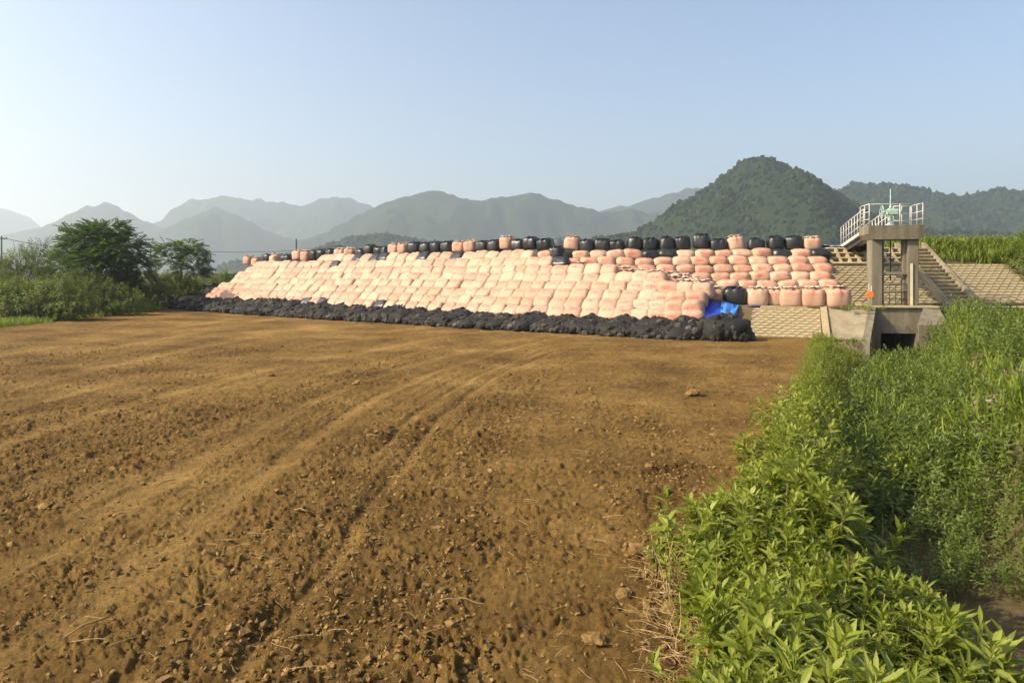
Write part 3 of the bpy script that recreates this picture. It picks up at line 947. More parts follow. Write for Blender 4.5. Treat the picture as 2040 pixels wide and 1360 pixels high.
for b in low:
    c = 'pink'
    x = low_imgx(b[1], b[0])
    if b[3] and 690 < x < 1150 and rb.random() < 0.3: c = 'black'
    for bx, br in ((613, 0), (645, 0), (752, 0), (677, 6)):
        if b[0] == br and abs(x - bx) < 0.5*(low_imgx(b[1]-b[2], b[0]) - x): c = 'black'
    b.append(c)
counts = {}
jobs = []
for r, s, pit, top, c in low:
    p, t, n = low_pos(s, r)
    up = Vector((0, 0, 1))
    v = (n*0.70 + up*0.72).normalized()             # up the slope
    w = (n*0.72 - up*0.70).normalized()             # into the slope
    xax = -t
    lean = sstep(3.0, 9.0, s)                       # the last columns by the tarp stand upright, the rest lie on the slope
    v = (up*(1-lean) + v*lean).normalized(); w = (n*(1-lean) + w*lean).normalized()
    w = v.cross(xax).normalized(); 
    if w.dot(n) < 0: w = -w
    counts[r] = counts.get(r, 0) + 1
    jit = (rb.uniform(-.10, .10), rb.uniform(-.09, .09), rb.uniform(-.08, .08))
    scl = (pit*rb.uniform(0.96, 1.03), rb.uniform(0.95, 1.1)*(1.2 - 0.2*lean), rb.uniform(0.93, 1.1))
    loc = p + v*rb.uniform(-.03, .03) + w*rb.uniform(-.05, .03) + w*0.05
    jobs.append((r, counts[r], s, c, loc, xax, w, v, jit, scl, rb.randrange(NV), float(lean)))
# of more than three hundred of a kind, the ones that show largest are things and the far ones one mass
pink_near = [j for j in jobs if j[3] == 'pink']
order = sorted(pink_near, key=lambda j: j[2])
KEEP = 205
keep = {id(j) for j in order[:KEEP]}
gV, gF, gL, gR, gn = [], [], [], [], 0
for j in jobs:
    r, cnt, s, c, loc, X, W_, Vv, jit, scl, vi, lean = j
    arr = LOAF if lean < 0.5 and False else PILW
    if c == 'black' or id(j) in keep:
        me = ME_PIL[c][vi]
        o = place(me, loc, X, W_, Vv, jit, scl)
        if c == 'pink':
            tag(o, f'pink bulk bag in the {ordi(r+1)} tier above the black nets, {ordi(cnt)} from the tarp end', 'bulk bag', 'pink bags on the lower bank')
        else:
            tag(o, f'shiny black bulk bag among pink ones, {ordi(r+1)} tier up, {ordi(cnt)} from the tarp end', 'bulk bag', 'black bags on the lower bank')
    else:
        R = np.array(Matrix((X, W_, Vv)).transposed() @ Matrix.Rotation(jit[2], 3, 'Z') @ Matrix.Rotation(jit[0], 3, 'X') @ Matrix.Rotation(jit[1], 3, 'Y'))
        V0 = PILW[vi][0]*np.array(PIL_SZ)
        gV.append((V0*np.array(scl)) @ R.T + np.array(loc)); gL.append(V0); gR.append(np.full(len(V0), rb.random())); gF.append(PILW[vi][1] + gn); gn += len(V0)
if gV:
    me = mesh_np('bulk_bag_mass', np.concatenate(gV), [np.concatenate(gF)], M['pink'], True, {'lc': np.concatenate(gL), 'rnd': np.concatenate(gR)})
    tag(obj('bulk_bag_mass', me), 'mass of pink bulk bags at the far tapering end of the wall', kind='stuff')

# ------------------------------------------------------------------ the bags on the upper bank, square to the camera
for r in range(0, 8):                                # r = 0 is the top tier
    u = 0.35 + rb.uniform(-0.1, 0.1) + 0.45*(r % 2)*0.5
    k = 0
    zc0 = r*STEP
    while u < C_LEN - 0.2:
        base = CREST_A + C_T*u
        zc = base.z - 0.30 - zc0*0.98
        # nothing where the lower bank already stands in front
        loc = base - C_N*(STEP*1.02*r + 0.05) + Vector((0, 0, -0.30 - zc0*0.98))
        hide = float(np.interp(u, [0, 6.2, 7.5, 10.2, 12.2, 14.0, 15.6], [1.2, 1.4, 1.9, 2.55, 2.95, 3.3, 3.5]))
        if zc > hide:
            k += 1
            x = CX + F_PX*loc.x/loc.y
            c = 'pink'
            if r == 0 and (x > 1555 or 1400 > x > 1330 or 1296 > x > 1262 or (x < 1210 and k % 2)) and rb.random() < 0.85: c = 'black'
            if r == 1 and x < 1140 and rb.random() < 0.25: c = 'black'
            o = place(ME_LOAF[c][rb.randrange(NV)], loc + Vector((0, 0, rb.uniform(-.03, .03))) - C_N*rb.uniform(-.05, .06), -C_T, C_N, Vector((0, 0, 1)), (rb.uniform(-.06, .06), rb.uniform(-.07, .07), rb.uniform(-.1, .1)), (rb.uniform(0.93, 1.03), 1, rb.uniform(.92, 1.1)))
            if c == 'pink':
                tag(o, f'squat pink bag on the upper bank, {ordi(r+1)} tier below the crest, {ordi(k)} from the tower', 'bulk bag', 'pink bags on the upper bank')
            else:
                tag(o, f'squashed black bulk bag, {ordi(r+1)} tier down from the crest, {ordi(k)} from the gate tower', 'bulk bag', 'black bags on the upper bank')
        u += 0.99*rb.uniform(0.95, 1.06)

# standing bags on the berm by the tarp
berm = [(1378, 'pink', 0.95, 0.55), (1420, 'pink', 1.0, 0.0), (1464, 'black', 1.05, -0.05), (1508, 'pink', 1.0, 0.05), (1543, 'pink', 0.95, 0.35), (1576, 'pink', 1.0, 0.0), (1620, 'pink', 1.02, 0.0), (1667, 'pink', 1.06, 0.05)]
lab = ['pink standing bag squeezed behind the end of the lower bank', 'pink standing bag with bold red writing beside the blue tarp', 'only black standing bag on the berm, just above the blue tarp', 'pink standing bag next to the black one on the berm', 'pink standing bag set back between its neighbours on the berm', 'third pink standing bag from the bare revetment end of the berm', 'second pink standing bag from the bare revetment end of the berm', 'last pink standing bag on the berm, its mouth open beside the revetment']
for i, (x, c, sc, bk) in enumerate(berm):
    k = (x - CX)/F_PX
    Z = (35.35 + 0.375*10.2) / (1 + 0.375*k)
    standing_bag((k*Z + 0.35*bk, Z + 0.94*bk, 1.30), -0.35 + rb.uniform(-.1, .1), c, i*5+1, lab[i], 'standing bags on the berm', sc, loops=(c == 'black'))

# bags packed on the berm behind the lower bank: only their crumpled mouths show
k = 0
for row in range(3):
    s = 2.6 + 0.5*(row % 2)
    while s < 12.0 - row*1.2:
        p, t, n = front(s)
        zl = zlow(s)
        loc = p + n*(2.65 + (zl-0.78)*0.98 + 0.62 + 0.95*row)
        u = (loc - CREST_A).dot(C_T)
        dist = (CREST_A + C_T*u - loc).dot(C_N)
        if dist > 1.2:
            k += 1
            loc.z = zl - 0.74 + 0.05*row + rb.uniform(-.05, .06)
            standing_bag(loc, rb.uniform(0, 3), 'pink', k*3+row, f'pink bag with crumpled mouth packed on the berm, {["front", "middle", "rear"][row]} file, {ordi(int((s-2.0)/1.0)+1)} from tarp', 'bags packed on the berm', 1.0, loops=False)
        s += 1.0*rb.uniform(0.95, 1.05)

# standing bags along the crest, colours in the photograph's order from the tower
crest_seq = [(1617, 'p', 0), (1582, 'b', 0), (1546, 'b', 0), (1505, 'b', 0), (1467, 'p', 0), (1432, 'b', -.12), (1396, 'b', .12), (1361, 'b', .04), (1328, 'b', 0), (1296, 'b', 0), (1263, 'b', 0), (1230, 'b', 0), (1201, 'b', .0), (1170, 'b', -.12), (1138, 'p', .1), (1110, 'b', 0), (1088, 'b', .35), (1060, 'b', .28), (1034, 'b', .1), (1010, 'p', .15), (988, 'b', -.05), (964, 'b', 0), (940, 'p', 0), (917, 'p', 0), (894, 'b', 0), (872, 'b', 0), (851, 'b', 0), (829, 'b', 0), (807, 'p', 0), (789, 'p', 0), (771, 'b', -.15), (757, 'b', -.1), (739, 'b', .1), (722, 'b', -.1), (699, 'p', 0), (679, 'p', 0), (662, 'b', 0), (644, 'b', 0), (628, 'b', 0), (613, 'p', 0), (596, 'p', .1), (575, 'b', -.2), (551, 'p', 0), (536, 'b', .1), (512, 'p', -.1), (497, 'p', .1)]
for i, (x, c, dz) in enumerate(crest_seq):
    k = (x - CX)/F_PX
    if x > 1110:
        # crossing of the ray with the crest line moved back
        A = CREST_A + C_N*0.62
        u = (k*A.y - A.x) / (C_T.x - k*C_T.y)
        loc = A + C_T*u; loc.z = loc.z - 0.05
        rz = math.atan2(-C_T.y, -C_T.x)
        sc = 0.89
    else:
        best, bs = 1e9, 0
        for s in np.arange(9, 46, 0.05):
            p, t, n = front(float(s))
            zl = zlow(float(s))
            q = p + n*(2.65 + (zl-0.78)*0.98 + 0.85)
            e = abs(q.x/q.y - k)
            if e < best: best, bs = e, float(s)
        p, t, n = front(bs); zl = zlow(bs)
        loc = p + n*(2.65 + (zl-0.78)*0.98 + 0.85); loc.z = zl + 0.10
        rz = math.atan2(-t.y, -t.x)
        sc = 0.90
    loc.z += dz
    cc = 'pink' if c == 'p' else 'black'
    standing_bag(loc, rz + rb.uniform(-.25, .25), cc, i*7+2, f'{cc} standing bag on the crest of the wall, {ordi(i+1)} from the gate tower', 'standing bags along the crest', sc * rb.uniform(.90, 1.0), mouth=True, loops=True, tilt=(rb.uniform(-.08, .08), rb.uniform(-.13, .13)), squash=rb.uniform(.88, 1.08))

# ------------------------------------------------------------------ black nets of stones along the foot
def net_arrays(seed):
    V = ICO3[0].copy() if False else None
    bmv, bmf = ico(4)
    k = 3.0
    r = (np.abs(bmv)**k).sum(1)**(1/k)
    V = bmv / r[:, None]
    V[:, 2] = np.where(V[:, 2] < 0, V[:, 2]*0.45, V[:, 2])
    V = V * (1 + 0.10*noise3(V*1.4 + seed*3.7, seed))[:, None]
    size = np.array([1.02, 0.92, 0.52])
    V = V*size
    # peaked where the net was hung from its lifting ring
    pk = np.exp(-((V[:, 0]-0.25*math.sin(seed*2.0))**2 + V[:, 1]**2)/0.12)
    V[:, 2] += 0.12*pk*(V[:, 2] > 0)
    V = V * (1 + 0.045*noise3(V*6.0, seed+7))[:, None]
    V[:, 2] += 0.24
    return V, bmf


NETS = []
for i in range(6):
    V, Fc = net_arrays(i+1)
    me_n = mesh_np('net', V, [Fc], M['net'], True)
    g = Gather()
    lr = np.random.default_rng(100+i)
    # stones bulging against the net
    nrm = V / np.array([1.02, 0.92, 0.52])**2
    top = np.where(V[:, 2] > -0.02)[0]
    for k in range(4):
        rv, rf = ICO2 if k < 2 else ICO1
        rv = rv * (1 + 0.28*noise3(rv*1.6 + 9*k, 70+k+i))[:, None]
        pick = lr.choice(top, 80 if k > 1 else 30, replace=False)
        s = lr.uniform(0.05, 0.10, len(pick)) if k > 1 else lr.uniform(0.09, 0.19, len(pick))
        Mx = randrot(len(pick), lr) * s[:, None, None]
        Mx = Mx * np.array([1, 1, 1])[None, None]
        # fewer over the crown, where the net is drawn smooth
        g.rep(rv, [rf], V[pick]*0.95, Mx, lr)
    NETS.append((me_n, g.mesh('stone_fill', M['stone'])))


def net_bag(loc, rz, i, sc, label):
    e = empty('stone_net_bag', loc, rz)
    e.scale = sc
    tag(e, label, 'stone bag', 'black net bags of stones at the foot of the wall')
    obj('net', NETS[i % 6][0], e)
    o = obj('stone_fill', NETS[i % 6][1], e); o['kind'] = 'stuff'


s, i = 1.02, 0
while s < 50:
    p, t, n = front(s)
    w = 1.0 if i else 1.12
    q = p + n*0.95
    dz = zfar(q.x, q.y)
    h = 1.35 if i == 0 else rb.uniform(0.72, 0.95)
    net_bag((q.x, q.y, dz - 0.03), math.atan2(-t.y, -t.x) + rb.uniform(-.15, .15) + PI*rb.randrange(2), i + rb.randrange(3), (w*rb.uniform(.95, 1.05), 1.0, h), f'black net bag of grey stones in the front line, {ordi(i+1)} from the blue tarp')
    s += 1.72*rb.uniform(0.96, 1.05); i += 1
s, i = 2.75, 0
while s < 49.5:
    p, t, n = front(s)
    q = p + n*2.12
    net_bag((q.x, q.y, 0.06 + rb.uniform(-.05, .05) + 0.1*sstep(20, 40, s)), math.atan2(-t.y, -t.x) + rb.uniform(-.15, .15), i*5 + 1, (rb.uniform(.9, 1.0), .95, rb.uniform(0.82, 1.02)), f'black stone net in the upper line against the pink bags, {ordi(i+1)} from the blue tarp')
    s += 1.70*rb.uniform(0.96, 1.05); i += 1
# a few more nets heaped at the far end
for i, (x, y, Z) in enumerate([(330, 600, 61), (352, 592, 63), (385, 588, 62.5), (405, 582, 61.5), (428, 580, 60)]):
    p = px(x, y, Z)
    net_bag((p.x, p.y, max(0, p.z - 0.3)), 0.6*i, i, (1.1, 1.1, 1.0), f'black stone net heaped at the shrubby far end, {ordi(i+1)} from the shrubs')

# ------------------------------------------------------------------ blue tarpaulins
def sheet(name, c00, c10, c11, c01, mat, nu=14, nv=14, amp=0.05, thick=0.012, seed=0, bulge=None):
    c00, c10, c11, c01 = map(np.array, (c00, c10, c11, c01))
    u, v = np.meshgrid(np.linspace(0, 1, nu), np.linspace(0, 1, nv), indexing='ij')
    P = (c00[None, None]*((1-u)*(1-v))[..., None] + c10[None, None]*(u*(1-v))[..., None] + c11[None, None]*(u*v)[..., None] + c01[None, None]*((1-u)*v)[..., None])
    nrm = np.cross(c10-c00, c01-c00); nrm = nrm/np.linalg.norm(nrm)
    if nrm[2] < 0: nrm = -nrm
    h = amp*(fbm2(u*3.2+seed, v*3.2, 3, seed) + 0.7*np.abs(noise2(u*1.5 + v*4+seed, v*1.2 - u*2, seed+4)))
    if bulge is not None: h = h + bulge(u, v)
    T = P + h[..., None]*nrm
    B = T - thick*nrm
    idx = np.arange(nu*nv).reshape(nu, nv)
    q = np.stack([idx[:-1, :-1].ravel(), idx[1:, :-1].ravel(), idx[1:, 1:].ravel(), idx[:-1, 1:].ravel()], -1)
    rim = list(idx[:, 0]) + list(idx[-1, 1:]) + list(idx[-2::-1, -1]) + list(idx[0, -2:0:-1])
    rq = np.array([[rim[i], rim[i-1], rim[i-1]+nu*nv, rim[i]+nu*nv] for i in range(len(rim))])
    return mesh_np(name, np.concatenate([T.reshape(-1, 3), B.reshape(-1, 3)]), [q, q[:, ::-1] + nu*nv, rq], mat, True)


tp = obj('blue_tarpaulin', sheet('blue_tarpaulin', (8.75, 31.9, 0.36), (10.1, 31.75, 0.18), (10.9, 34.5, 1.30), (9.2, 34.65, 1.72), M['tarp'], nu=26, nv=26, amp=0.10, seed=3))
tag(tp, 'creased deep blue tarpaulin hanging down the slope past the last pink bags', 'tarpaulin')
tp2 = obj('pale_tarpaulin', sheet('pale_tarpaulin', (9.6, 32.75, 0.80), (10.2, 32.9, 0.76), (11.0, 34.4, 1.37), (10.05, 34.2, 1.46), M['tarp_light'], nu=18, nv=18, amp=0.09, seed=5))
tag(tp2, 'paler blue fold of sheet lying on the dark blue tarpaulin', 'tarpaulin')
tp3 = obj('ground_tarpaulin', sheet('ground_tarpaulin', (11.2, 34.38, 1.31), (16.0, 32.95, 1.32), (16.4, 34.0, 1.33), (11.6, 35.4, 1.33), M['tarp'], amp=0.02, seed=8, nu=30, nv=8))
tag(tp3, 'blue ground sheet peeping out under the standing bags', 'tarpaulin')
tp4 = obj('crest_tarpaulin', sheet('crest_tarpaulin', (16.6, 38.9, 4.36), (18.3, 38.95, 4.33), (18.1, 40.2, 4.36), (16.7, 40.0, 4.42), M['tarp_grey'], amp=0.10, seed=9))
tag(tp4, 'faded pale sheet lying on the crest beside the last bag', 'tarpaulin')

# ------------------------------------------------------------------ revetment blocks
def revetment(name, label, P00, P10, P11, P01, bw, bh, mat, gap=0.042, proud=0.05, skip=None):
    """quad panel on a slope filled with staggered blocks, each its own part; points: bottom-left, bottom-right, top-right, top-left"""
    P00, P10, P11, P01 = map(Vector, (P00, P10, P11, P01))
    root = empty(name, P00)
    tag(root, label, kind='structure')
    nrm = (P10-P00).cross(P01-P00).normalized()
    if nrm.y > 0: nrm = -nrm
    pt = lambda a, b: (P00*(1-a) + P10*a)*(1-b) + (P01*(1-a) + P11*a)*b
    L = ((P10-P00).length + (P11-P01).length)/2; Hh = ((P01-P00).length + (P11-P10).length)/2
    mb = MB(); e = 0.03
    mb.hexa([pt(0, 0)-nrm*.12-P00, pt(1, 0)-nrm*.12-P00, pt(1, 1)-nrm*.12-P00, pt(0, 1)-nrm*.12-P00, pt(0, 0)+nrm*e-P00, pt(1, 0)+nrm*e-P00, pt(1, 1)+nrm*e-P00, pt(0, 1)+nrm*e-P00])
    mb.build('bed', M['joint'], root)
    nu, nv = max(1, round(L/bw)), max(1, round(Hh/bh))
    cell = {}
    for j in range(nv):
        sh = (j * 0.5) % 1.0
        sk = 0.5/nu
        for i in range(-1, nu + 1):
            a0, a1 = (i + sh)/nu, (i + 1 + sh)/nu
            a0, a1 = max(a0, 0), min(a1, 1)
            if a1 - a0 < 0.6/nu: continue
            b0, b1 = j/nv, (j+1)/nv
            if skip and skip(pt((a0+a1)/2, (b0+b1)/2)): continue
            ga, gb = gap/2/L, gap/2/Hh
            q = [pt(a0+ga, b0+gb), pt(a1-ga, b0+gb), pt(min(a1-ga+sk, 1), b1-gb), pt(min(a0+ga+sk, 1-ga), b1-gb)]
            c = sum(q, Vector())/4
            pr = proud*rb.uniform(0.85, 1.15)
            tp_ = [x + (c - x)*0.14 + nrm*(pr + (0.010 if k in (0, 1) else -0.004)) for k, x in enumerate(q)]
            m = MB().hexa([x - c - nrm*0.02 for x in q] + [x - c for x in tp_])
            m.build('block', mat, root, loc=c - P00)
    return root


# lower slope between tarp and tower
revetment('revetment', 'pale block-paved slope between the blue tarp and the canal', (10.5, 32.8, 0.0), (13.75, 31.55, -0.02), (14.42, 33.32, 1.20), (11.2, 34.5, 1.22), 0.40, 0.2, M['block'])
# upper slope between the bags and the stair
UF = lambda X: Vector((X, 35.05 + 0.05*(X-16.5), 1.36)); UT = lambda X: Vector((X + 0.45 - 0.03*(X-16.5), 38.62 + 0.08*(X-16.5), 4.05))
revetment('revetment', 'shaded block revetment behind the gate tower, between bags and stair', UF(15.9), UF(21.2), UF(21.2)*0.3 + UT(20.9)*0.7, UF(15.9)*0.3 + UT(15.9)*0.7, 0.42, 0.215, M['block'], skip=None)
revetment('revetment', 'sunlit block revetment on the far side of the concrete stair', (22.95, 35.4, 1.36), (30.5, 35.75, 1.36), (30.5, 38.3, 3.35), (22.95, 37.95, 3.35), 0.42, 0.215, M['block'])


# lattice of concrete beams near the crest
lr_ = empty('concrete_lattice', (17.0, 37.9, 3.4))
tag(lr_, 'square concrete lattice frame set in the slope below the walkway', 'lattice')
O = Vector((17.0, 37.9, 3.4))
def lat(a, b):   # a along 0..1, b up slope 0..1
    P0, P1 = UF(16.6)*0.27 + UT(16.6)*0.73, UF(21.4)*0.27 + UT(21.4)*0.73
    T0, T1 = UT(16.6)*1.03 - UF(16.6)*0.03, UT(21.4)*1.03 - UF(21.4)*0.03
    return (P0*(1-a) + P1*a)*(1-b) + (T0*(1-a) + T1*a)*b
ln = (lat(1, 0)-lat(0, 0)).cross(lat(0, 1)-lat(0, 0)).normalized()
if ln.y > 0: ln = -ln
def beam(p, q, w, side, name):
    m = MB()
    d = (q-p).normalized(); sd = d.cross(ln).normalized()
    b4 = [p-sd*w, q-sd*w, q+sd*w, p+sd*w]
    m.hexa([x - ln*0.1 - O for x in b4] + [x + ln*(0.16+side) - O for x in b4])
    m.build(name, M['block'], lr_)
for i in range(10):
    beam(lat(i/9, 0), lat(i/9, 1), 0.07, 0.0, 'rib')
for j in range(4):
    beam(lat(0, j/3), lat(1, j/3), 0.055, 0.006, 'cross_beam')
m = MB().hexa([lat(0, 0)-ln*.25-O, lat(1, 0)-ln*.25-O, lat(1, 1)-ln*.25-O, lat(0, 1)-ln*.25-O, lat(0, 0)-ln*.02-O, lat(1, 0)-ln*.02-O, lat(1, 1)-ln*.02-O, lat(0, 1)-ln*.02-O]).build('infill', M['earth'], lr_)

# edge beams and plain concrete apron next to the canal
rib_o = Vector((14.5, 33.3, 0))
ap = empty('concrete_apron', rib_o)
tag(ap, 'plain stained concrete apron sloping beside the canal mouth', 'apron')
def hexa_part(name, pts, mat, root, org, bevel=0.0):
    return MB().hexa([Vector(p) - org for p in pts]).build(name, mat, root, bevel=bevel)
hexa_part('edge_beam', [(13.72, 31.3, -0.4), (13.98, 31.2, -0.4), (14.72, 33.28, 0.7), (14.46, 33.38, 0.7), (13.72, 31.3, 0.12), (13.98, 31.2, 0.12), (14.72, 33.28, 1.40), (14.46, 33.38, 1.40)], M['block'], ap, rib_o, 0.01)
hexa_part('apron_slab', [(13.98, 31.25, -0.6), (15.3, 30.75, -0.6), (16.55, 33.0, 0.6), (14.72, 33.3, 0.6), (13.98, 31.25, 0.02), (15.3, 30.75, 0.02), (16.55, 33.0, 1.31), (14.72, 33.3, 1.31)], M['conc'], ap, rib_o)
hexa_part('kerb', [(11.9, 34.05, 1.0), (16.5, 32.75, 1.0), (16.6, 33.05, 1.0), (12.0, 34.4, 1.0), (11.9, 34.05, 1.335), (16.5, 32.75, 1.335), (16.6, 33.05, 1.335), (12.0, 34.4, 1.335)], M['block'], ap, rib_o, 0.01)

# ------------------------------------------------------------------ canal mouth
cn = empty('canal_mouth', (17.0, 33.0, -1.0))
CO = Vector((17.0, 33.0, -1.0))
tag(cn, 'open concrete canal mouth under the gate tower, half in shadow', 'canal')
_c, _s = math.cos(-0.2), math.sin(-0.2)
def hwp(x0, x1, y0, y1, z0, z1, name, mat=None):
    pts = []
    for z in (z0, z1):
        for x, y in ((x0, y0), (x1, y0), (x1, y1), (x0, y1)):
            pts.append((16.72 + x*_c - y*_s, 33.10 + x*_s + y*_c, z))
    hexa_part(name, pts, mat or M['conc_dark'], cn, CO, 0.008)  # canal walls coloured darker to deepen the shadow in the mouth
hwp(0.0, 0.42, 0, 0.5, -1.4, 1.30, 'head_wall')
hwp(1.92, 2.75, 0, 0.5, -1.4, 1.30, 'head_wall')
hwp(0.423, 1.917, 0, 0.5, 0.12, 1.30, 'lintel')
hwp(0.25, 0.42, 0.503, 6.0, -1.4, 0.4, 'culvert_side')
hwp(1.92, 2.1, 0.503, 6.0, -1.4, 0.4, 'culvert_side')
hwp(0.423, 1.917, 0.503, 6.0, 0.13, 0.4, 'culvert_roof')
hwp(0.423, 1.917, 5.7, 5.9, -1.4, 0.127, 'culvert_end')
hexa_part('coping', [(16.6, 32.98, 1.303), (19.5, 32.42, 1.303), (19.9, 35.0, 1.303), (16.9, 35.2, 1.303), (16.6, 32.98, 1.40), (19.5, 32.42, 1.40), (19.9, 35.0, 1.40), (16.9, 35.2, 1.40)], M['block'], cn, CO, 0.015)
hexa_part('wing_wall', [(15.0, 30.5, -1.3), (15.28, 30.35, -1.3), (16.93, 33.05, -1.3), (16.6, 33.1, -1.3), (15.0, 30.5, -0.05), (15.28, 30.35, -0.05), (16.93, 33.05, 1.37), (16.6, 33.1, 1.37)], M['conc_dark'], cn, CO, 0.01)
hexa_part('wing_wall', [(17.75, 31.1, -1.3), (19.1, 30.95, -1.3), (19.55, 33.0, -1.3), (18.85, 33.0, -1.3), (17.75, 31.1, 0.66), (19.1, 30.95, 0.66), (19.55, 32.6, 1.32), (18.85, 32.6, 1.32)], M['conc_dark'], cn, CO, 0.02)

# ------------------------------------------------------------------ gate tower
GY = -0.2
G0 = Vector((16.95, 33.5, 1.405))
tw = empty('gate_tower', G0, GY)
tag(tw, 'weathered concrete sluice gate tower with two columns and a platform', 'gate tower')
def bp(name, x0, x1, y0, y1, z0, z1, mat, root, bev=0.02):
    return MB().box(x0, x1, y0, y1, z0, z1).build(name, mat, root, bevel=bev)
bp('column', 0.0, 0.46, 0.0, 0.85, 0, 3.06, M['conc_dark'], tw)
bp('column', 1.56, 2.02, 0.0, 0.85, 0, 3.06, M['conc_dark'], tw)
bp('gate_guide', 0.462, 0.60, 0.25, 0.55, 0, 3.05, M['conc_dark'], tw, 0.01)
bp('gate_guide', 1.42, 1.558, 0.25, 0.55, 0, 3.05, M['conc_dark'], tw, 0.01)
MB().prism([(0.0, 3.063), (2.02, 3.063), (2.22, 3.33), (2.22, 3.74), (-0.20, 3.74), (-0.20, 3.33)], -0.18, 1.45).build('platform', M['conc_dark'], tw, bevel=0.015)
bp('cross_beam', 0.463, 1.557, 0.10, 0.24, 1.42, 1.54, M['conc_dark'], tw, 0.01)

# fence between the columns
fn = empty('canal_fence', G0, GY)
tag(fn, 'dark bar fence standing between the two tower columns', 'fence')
for z in (0.28, 0.62, 0.98):
    MB().tube([(0.48, 0.03, z), (1.54, 0.03, z)], 0.022, 6).build('rail', M['dark_steel'], fn, True)
for x in (0.52, 0.78, 1.04, 1.30, 1.50):
    MB().tube([(x, 0.03, 0.0), (x, 0.03, 1.0)], 0.018, 6).build('bar', M['dark_steel'], fn, True)

# gate hoist
ho = empty('gate_hoist', G0 + Matrix.Rotation(GY, 3, 'Z') @ Vector((0.95, 0.55, 3.742)), GY)
tag(ho, 'pale green gate hoist with a hand wheel on the tower platform', 'hoist')
MB().tube([(0, 0, 0), (0, 0, .06), (0, 0, .10), (0, 0, 0.42), (0, 0, 0.50)], [.20, .20, .11, .10, .15], 14).build('pedestal', M['teal'], ho, True)
MB().box(-0.18, 0.36, -0.17, 0.17, 0.50, 0.80).build('gearbox', M['teal'], ho, bevel=0.05)
MB().tube([(0.36, 0, 0.66), (0.52, 0, 0.66)], [0.13, 0.11], 12).build('motor', M['teal'], ho, True)
MB().tube([(-0.18, 0, 0.66), (-0.36, 0, 0.66)], 0.05, 8).build('shaft', M['teal'], ho, True)
hw = MB().tube([(-0.36, 0.30*math.cos(a), 0.66 + 0.30*math.sin(a)) for a in np.linspace(0, 2*PI, 25)], 0.022, 6, cap=False).build('hand_wheel', M['teal'], ho, True)
for a in (0, PI/3, 2*PI/3):
    MB().tube([(-0.36, 0.29*math.cos(a), 0.66+0.29*math.sin(a)), (-0.36, -0.29*math.cos(a), 0.66-0.29*math.sin(a))], 0.014, 5).build('spoke', M['teal'], hw, True)
MB().tube([(0.02, 0, 0.80), (0.02, 0, 0.95), (0.02, 0, 0.96), (0.02, 0, 1.75)], [0.06, 0.06, 0.025, 0.022], 8).build('spindle_cover', M['teal'], ho, True)
MB().tube([(0.02, 0.0, -0.70), (0.02, 0.0, -2.6)], 0.028, 6).build('spindle', M['dark_steel'], ho, True)

# walkway from platform to crest
wk = empty('walkway', G0, GY)
tag(wk, 'narrow pale steel walkway from the tower platform back to the levee crest', 'walkway')
y0w, y1w, z0w, z1w = 1.455, 6.0, 3.66, 3.02
MB().hexa([(0.02, y0w, z0w-.16), (1.25, y0w, z0w-.16), (1.25, y1w, z1w-.16), (0.02, y1w, z1w-.16), (0.02, y0w, z0w), (1.25, y0w, z0w), (1.25, y1w, z1w), (0.02, y1w, z1w)]).build('deck', M['deck'], wk, bevel=0.01)
for x in (0.18, 1.0):
    MB().hexa([(x, y0w, z0w-.42), (x+.12, y0w, z0w-.42), (x+.12, y1w, z1w-.42), (x, y1w, z1w-.42), (x, y0w, z0w-.163), (x+.12, y0w, z0w-.163), (x+.12, y1w, z1w-.163), (x, y1w, z1w-.163)]).build('girder', M['dark_steel'], wk)
MB().box(-0.15, 1.45, 5.75, 6.5, 2.2, 2.58).build('abutment', M['conc'], wk, bevel=0.02)


def railing(name, label, runs, posts_per, h=1.0, rails=(1.0, 0.64, 0.3)):
    r = empty(name, G0, GY)
    tag(r, label, 'railing', 'railings of the gate tower')
    for (a, b, n) in runs:
        a, b = Vector(a), Vector(b)
        for k, f in enumerate(rails):
            MB().tube([a + Vector((0, 0, h*f)), b + Vector((0, 0, h*f))], 0.026 if k == 0 else 0.019, 6).build('rail', M['rail'], r, True)
        for i in range(n):
            p = a + (b-a)*(i/(n-1))
            MB().tube([p, p + Vector((0, 0, h*1.0))], 0.022, 6).build('post', M['rail'], r, True)
railing('walkway_railing', 'pale railing along the field side of the walkway', [((0.06, 1.6, z0w-.02), (0.06, y1w-.05, z1w), 9)], 0)
railing('walkway_railing', 'pale railing along the far side of the walkway', [((1.21, 1.6, z0w-.02), (1.21, y1w-.05, z1w), 9)], 0)
railing('platform_railing', 'pale railing on the near-field end of the tower platform', [((-0.14, -0.10, 3.742), (-0.14, 1.40, 3.742), 3)], 0)
railing('platform_railing', 'pale railing on the stair side end of the tower platform', [((2.16, -0.10, 3.742), (2.16, 1.40, 3.742), 3)], 0)
railing('platform_railing', 'short pale railing at the back of the tower platform beside the hoist', [((1.35, 1.40, 3.742), (2.10, 1.40, 3.742), 3)], 0)
rg = empty('platform_chain', G0, GY)
tag(rg, 'thin bar across the open front of the tower platform', 'railing')
MB().tube([(-0.10, -0.12, 4.73), (2.12, -0.12, 4.73)], 0.013, 5).build('bar', M['rail'], rg, True)
MB().tube([(1.18, -0.12, 3.742), (1.18, -0.12, 4.73)], 0.028, 6).build('post', M['rail'], rg, True)

